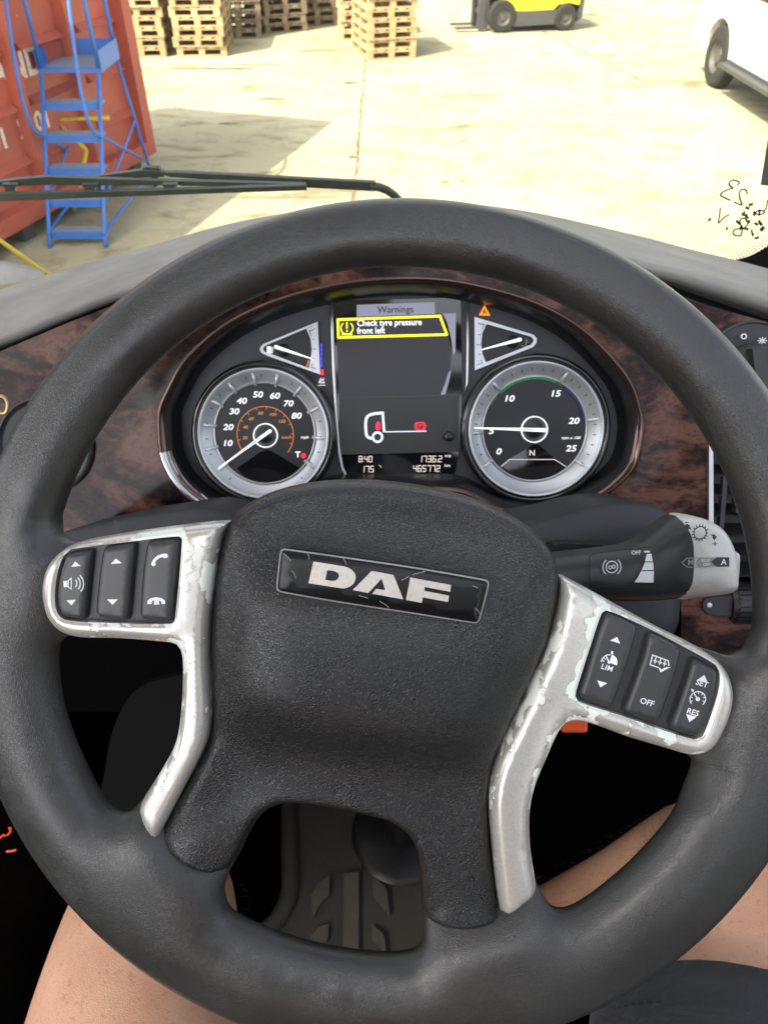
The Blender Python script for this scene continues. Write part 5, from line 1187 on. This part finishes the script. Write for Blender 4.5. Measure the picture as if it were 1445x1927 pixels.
mb.prism([PS(*q) for q in ((1105, 204), (1135, 206), (1136, 214), (1147, 216), (1132, 238), (1118, 220), (1126, 218))], hz - .0004, hz + .0002); line(mb, [PS(1122, 259), PS(1146, 259)], 1.5*K, hz + .0002); line(mb, [PS(1134, 248), PS(1134, 271)], 1.5*K, hz + .0003)
mb.prism([PS(*q) for q in ((1114, 366), (1148, 339), (1218, 339), (1218, 393), (1148, 394))], hz - .0004, hz + .0002)
mb.build('gear_symbols', M['darkprint'], tipo)
mb = MB(); mb.prism([PS(*q) for q in ((1022, 368), (1050, 340), (1140, 340), (1108, 367), (1140, 395), (1048, 398))], hz - .0004, hz + .0001); line(mb, [PS(*q) for q in ((1038, 342), (970, 344), (942, 370), (972, 396), (1038, 397))], 1.4*K, hz); mb.text('M', PS(993, 369), 15*K, hz, bold=.01); mb.build('eco_symbol', M['grey'], tipo)
mb = MB(); mb.text('A', PS(1184, 366), 15*K, hz + .0006, bold=.02); mb.text('ECO', PS(1078, 356), 7.5*K, hz + .0006, bold=.01); mb.text('OFF', PS(1083, 380), 7.5*K, hz + .0006, bold=.01); mb.build('mode_letters', M['white'], tipo)

# lower dark panels, floor, mat, pedal
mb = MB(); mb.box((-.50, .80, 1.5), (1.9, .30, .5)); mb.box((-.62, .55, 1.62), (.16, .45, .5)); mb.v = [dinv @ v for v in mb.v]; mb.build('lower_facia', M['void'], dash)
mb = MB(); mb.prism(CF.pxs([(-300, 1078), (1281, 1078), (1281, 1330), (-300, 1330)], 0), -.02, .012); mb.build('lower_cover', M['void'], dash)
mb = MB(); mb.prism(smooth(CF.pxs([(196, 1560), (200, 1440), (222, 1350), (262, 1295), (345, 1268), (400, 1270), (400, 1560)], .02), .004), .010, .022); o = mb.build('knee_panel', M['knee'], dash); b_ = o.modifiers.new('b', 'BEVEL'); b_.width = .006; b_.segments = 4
con = thing('side_console', 'black console with small red switch symbols at the lower left', 'console', (-.48, .30, 1.15))
CN = Vector((-.48, .30, 1.15))
mb = MB(CN); mb.box((-.52, .25, 1.42), (.20, .60, .52)); q = mb.build('housing', M['black'], con); b_ = q.modifiers.new('b', 'BEVEL'); b_.width = .03; b_.segments = 4
mb = MB(CN)
def PC(x, y): return atZ(x, y, 1.683)
for pts in (((0, 1578), (6, 1572), (10, 1574)), ((13, 1573), (20, 1566), (17, 1558), (21, 1560)), ((12, 1603), (24, 1602), (30, 1600))):
    mb.tube([PC(*q) for q in pts], .0010, 6)
mb.build('switch_symbols', M['redmark'], con)
fm = thing('floor_mat', 'brown rubber floor mat with raised leaf pattern under the steering wheel', 'floor mat', (-.05, .5, 1.141))
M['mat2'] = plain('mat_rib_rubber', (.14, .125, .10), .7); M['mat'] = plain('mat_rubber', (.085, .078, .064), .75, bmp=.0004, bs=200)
FO = Vector((-.05, .5, 1.141)); mb = MB(FO)
def PF(x, y, z=1.165): return atZ(x, y, z)
g = [PF(*q) for q in ((545, 1500), (548, 1660), (540, 1700), (520, 1735), (480, 1770), (480, 1990), (900, 1990), (900, 1500))]
mb.prism([(p.x, p.y) for p in g], 1.141, 1.160); 
def mbz(pts, z0_, z1_): m_ = MB(FO); m_.prism([(p.x, p.y) for p in pts], z0_, z1_); return m_
m2 = MB(); m2.prism([(p.x, p.y) for p in g], 1.141, 1.160); m2.v = [v - FO for v in m2.v]; m2.build('mat', M['mat'], fm)
m2 = MB(); m2.tube([PF(*q) - FO for q in ((542, 1400), (545, 1600), (547, 1665), (540, 1700), (521, 1733), (495, 1756), (460, 1775))], .014, 8); m2.build('border', M['mat'], fm, sm=True)
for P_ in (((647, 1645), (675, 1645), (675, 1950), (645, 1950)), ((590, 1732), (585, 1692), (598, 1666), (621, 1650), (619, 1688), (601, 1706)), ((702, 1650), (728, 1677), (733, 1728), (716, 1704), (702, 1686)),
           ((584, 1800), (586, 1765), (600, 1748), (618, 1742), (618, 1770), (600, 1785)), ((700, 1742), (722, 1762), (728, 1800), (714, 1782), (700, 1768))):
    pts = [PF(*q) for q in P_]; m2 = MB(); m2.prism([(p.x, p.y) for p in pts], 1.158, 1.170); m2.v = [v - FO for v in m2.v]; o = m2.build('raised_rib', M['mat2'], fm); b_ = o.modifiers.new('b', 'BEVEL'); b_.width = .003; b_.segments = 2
pdl = thing('foot_pedal', 'black rounded foot pedal above the floor mat', 'pedal', tuple(PF(760, 1575, 1.20)))
m2 = MB(); m2.tube([(0.0, .03, 0), (.0, .0, .02), (0, .05, .12)], .03, 12); m2.lathe((0, 0), [(.075, .0), (.08, .012), (.07, .02), (.0001, .022)], 40); m2.build('pedal_pad', M['black'], pdl, sm=True, angle=40)
bk = thing('seat_belt_buckle', 'small orange red button behind the right spoke', 'button', tuple(atT(1078, 1362, .53)))
m2 = MB(); m2.box((0, 0, 0), (.018, .012, .010), rx=R(-40)); M['orangep'] = plain('orange_plastic', (.85, .11, .02), .4); o = m2.build('button_cap', M['orangep'], bk); b_ = o.modifiers.new('b', 'BEVEL'); b_.width = .002; b_.segments = 2
m2 = MB(); m2.tube([(0, .006, -.006), (-.02, .07, -.10)], .006, 8); m2.build('stem', M['black'], bk, sm=True)

# seat
se = thing('driver_seat', 'black cloth driver seat beneath the seated person', 'seat', (0, -.2, 1.15))
SO_ = Vector((0, -.2, 1.15))
for nm, c, d in (('cushion', (.03, -.22, 1.50), (.56, .50, .16)), ('backrest', (.03, -.58, 2.0), (.54, .14, .9)), ('seat_base', (.03, -.22, 1.28), (.40, .42, .26))):
    mb = MB(SO_); mb.box(c, d); o = mb.build(nm, M['seatcloth'], se); b_ = o.modifiers.new('b', 'BEVEL'); b_.width = .05; b_.segments = 5

# ================================================================ DRIVER
m, t, b = newmat('skin'); tc = N(t, 'ShaderNodeTexCoord'); vec = tc.outputs['Object']
n1 = noise(t, 14, 6, .6, vec=vec); n2 = noise(t, 220, 3, .6, vec=vec); n3 = noise(t, 900, 2, vec=vec)
r = ramp(t, n1.outputs[0], [(.3, (.56, .285, .175)), (.7, (.70, .41, .27))]); sp = ramp(t, n2.outputs[0], [(.30, (.72, .60, .55)), (.42, (1, 1, 1))])
mx = N(t, 'ShaderNodeMixRGB'); mx.blend_type = 'MULTIPLY'; mx.inputs[0].default_value = .6; t.links.new(r.outputs[0], mx.inputs[1]); t.links.new(sp.outputs[0], mx.inputs[2]); t.links.new(mx.outputs[0], b.inputs['Base Color'])
b.inputs['Roughness'].default_value = .55; b.inputs['Subsurface Weight'].default_value = .08; b.inputs['Subsurface Radius'].default_value = (.01, .004, .002)
bump(t, b, n3.outputs[0], .0004); M['skin'] = m
drv = thing('person', 'seated driver seen from above, bare knees and dark navy shorts under the wheel', 'person', (0, -.2, 1.55))
DO = Vector((0, -.2, 1.55))
VV = [((.0, -.30, 1.70), .15), ((-.08, -.24, 1.67), .115), ((-.15, -.02, 1.67), .092), ((-.195, .16, 1.655), .090), ((-.200, .285, 1.640), .080), ((-.222, .335, 1.585), .066), ((-.262, .34, 1.44), .052), ((-.285, .37, 1.24), .036), ((-.285, .41, 1.19), .038), ((-.29, .54, 1.175), .032),
      ((.10, -.24, 1.67), .115), ((.20, -.02, 1.67), .094), ((.262, .15, 1.665), .084), ((.316, .30, 1.655), .070), ((.330, .355, 1.60), .062), ((.275, .375, 1.45), .052), ((.20, .42, 1.25), .036), ((.19, .46, 1.19), .038), ((.17, .60, 1.195), .032),
      ((0, -.33, 1.85), .14), ((0, -.36, 2.0), .145)]
EE = [(0, 1), (1, 2), (2, 3), (3, 4), (4, 5), (5, 6), (6, 7), (7, 8), (8, 9), (0, 10), (10, 11), (11, 12), (12, 13), (13, 14), (14, 15), (15, 16), (16, 17), (17, 18), (0, 19), (19, 20)]
def skinobj(name, VV, EE, mat, par, off, root=0, sub=3):
    me = bpy.data.meshes.new(name); me.from_pydata([Vector(v) - off for v, r in VV], EE, []); o = bpy.data.objects.new(name, me); C.objects.link(o); me.materials.append(mat)
    md = o.modifiers.new('s', 'SKIN'); md.use_smooth_shade = True
    for i, (v, r) in enumerate(VV): me.skin_vertices[0].data[i].radius = (r, r)
    for i in range(len(VV)): me.skin_vertices[0].data[i].use_root = (i == root)
    sb_ = o.modifiers.new('u', 'SUBSURF'); sb_.levels = sub; sb_.render_levels = sub; o.parent = par; return o
skinobj('body', VV, EE, M['skin'], drv, DO)
def clothmat():
    m, t, b = newmat('shorts_cloth'); tc = N(t, 'ShaderNodeTexCoord'); vec = tc.outputs['Object']; n1 = noise(t, 10, 5, vec=vec); n2 = noise(t, 700, 2, vec=vec); n3 = noise(t, 14, 3, .5, vec=vec, dist=1.0)
    r = ramp(t, n1.outputs[0], [(.3, (.010, .0115, .014)), (.7, (.017, .019, .023))]); t.links.new(r.outputs[0], b.inputs['Base Color']); b.inputs['Roughness'].default_value = .85
    b.inputs['Sheen Weight'].default_value = .1
    b1 = bump(t, b, n3.outputs[0], .012); bump(t, b, n2.outputs[0], .0004, prev=b1); return m
M['shorts'] = clothmat()
def legtube(name, pts, mat, hem=.012, n=40, op=14):
    """open sleeve of cloth that follows the thigh"""
    P_ = smooth([tuple(p) + (r,) for p, r in pts], .012, closed=False); V = []; k = len(P_); prev = Vector((1, 0, 0))
    for i in range(k):
        p = Vector(P_[i][:3]); tg = Vector(P_[min(i+1, k-1)][:3]) - Vector(P_[max(i-1, 0)][:3]); tg.normalize(); a = (prev - tg * prev.dot(tg)).normalized(); b_ = tg.cross(a)
        for j in range(n):
            an = 2*math.pi*j/n; rr = P_[i][3] * (1 + .018*math.sin(3*an + i*.25) + .012*math.sin(7*an - i*.33)); V.append(p + a*rr*math.cos(an) + b_*rr*math.sin(an) - DO)
    Fc = [(i*n+j, i*n+(j+1) % n, (i+1)*n+(j+1) % n, (i+1)*n+j) for i in range(k-1) for j in range(n)]
    o = finish(name, V, Fc, mat, drv, sm=True); so_ = o.modifiers.new('t', 'SOLIDIFY'); so_.thickness = .0035; so_.offset = 1; return o
legtube('shorts_leg', [((.0, -.30, 1.70), .17), ((.10, -.22, 1.675), .130), ((.20, -.02, 1.672), .110), ((.245, .10, 1.668), .104), ((.268, .185, 1.664), .101)], M['shorts'])
legtube('shorts_leg', [((.0, -.30, 1.70), .17), ((-.08, -.22, 1.675), .130), ((-.13, -.06, 1.672), .108), ((-.165, .05, 1.668), .100)], M['shorts'])
# stitched hem on the right leg
mb = MB(DO)
for yy, rr in ((.160, .1045),):
    c = Vector((.262, yy, 1.665)); ax = Vector((.26, .96, -.02)).normalized(); a = ax.orthogonal().normalized(); b_ = ax.cross(a)
    for j in range(90):
        an = 2*math.pi*j/90; p = c + (a*math.cos(an) + b_*math.sin(an)) * rr; q = c + (a*math.cos(an + .04) + b_*math.sin(an + .04)) * rr; mb.tube([p, q], .0006, 4)
o = mb.build('hem_stitching', M['frit'], drv); o['kind'] = 'stuff'
# leg hair
M['hair'] = plain('leg_hair', (.09, .05, .03), .6)
mb = MB(DO); rr = random.Random(5)
def hairs(c0, c1, r0, r1, cnt):
    for _ in range(cnt):
        u = rr.random(); c = Vector(c0).lerp(Vector(c1), u); rad = r0 + (r1 - r0) * u; a = rr.uniform(0, 6.28); ax = (Vector(c1) - Vector(c0)).normalized(); e1 = ax.orthogonal().normalized(); e2 = ax.cross(e1)
        nn = e1 * math.cos(a) + e2 * math.sin(a); p = c + nn * (rad * .93); d = (ax * .9 + nn * .12 + Vector((rr.uniform(-.3, .3), rr.uniform(-.3, .3), rr.uniform(-.3, .3)))).normalized()
        L_ = rr.uniform(.006, .012); mb.tube([p, p + d * L_ * .5 + nn * .002, p + d * L_], [.00013, .0001, .00004], 3, cap=False)
hairs((-.19, .15, 1.655), (-.22, .34, 1.60), .090, .066, 600); hairs((-.22, .35, 1.57), (-.21, .42, 1.28), .058, .036, 400); hairs((.27, .17, 1.66), (.31, .34, 1.61), .084, .064, 600); hairs((.31, .35, 1.58), (.20, .42, 1.28), .060, .036, 450)
o = mb.build('leg_hair', M['hair'], drv); o['kind'] = 'stuff'
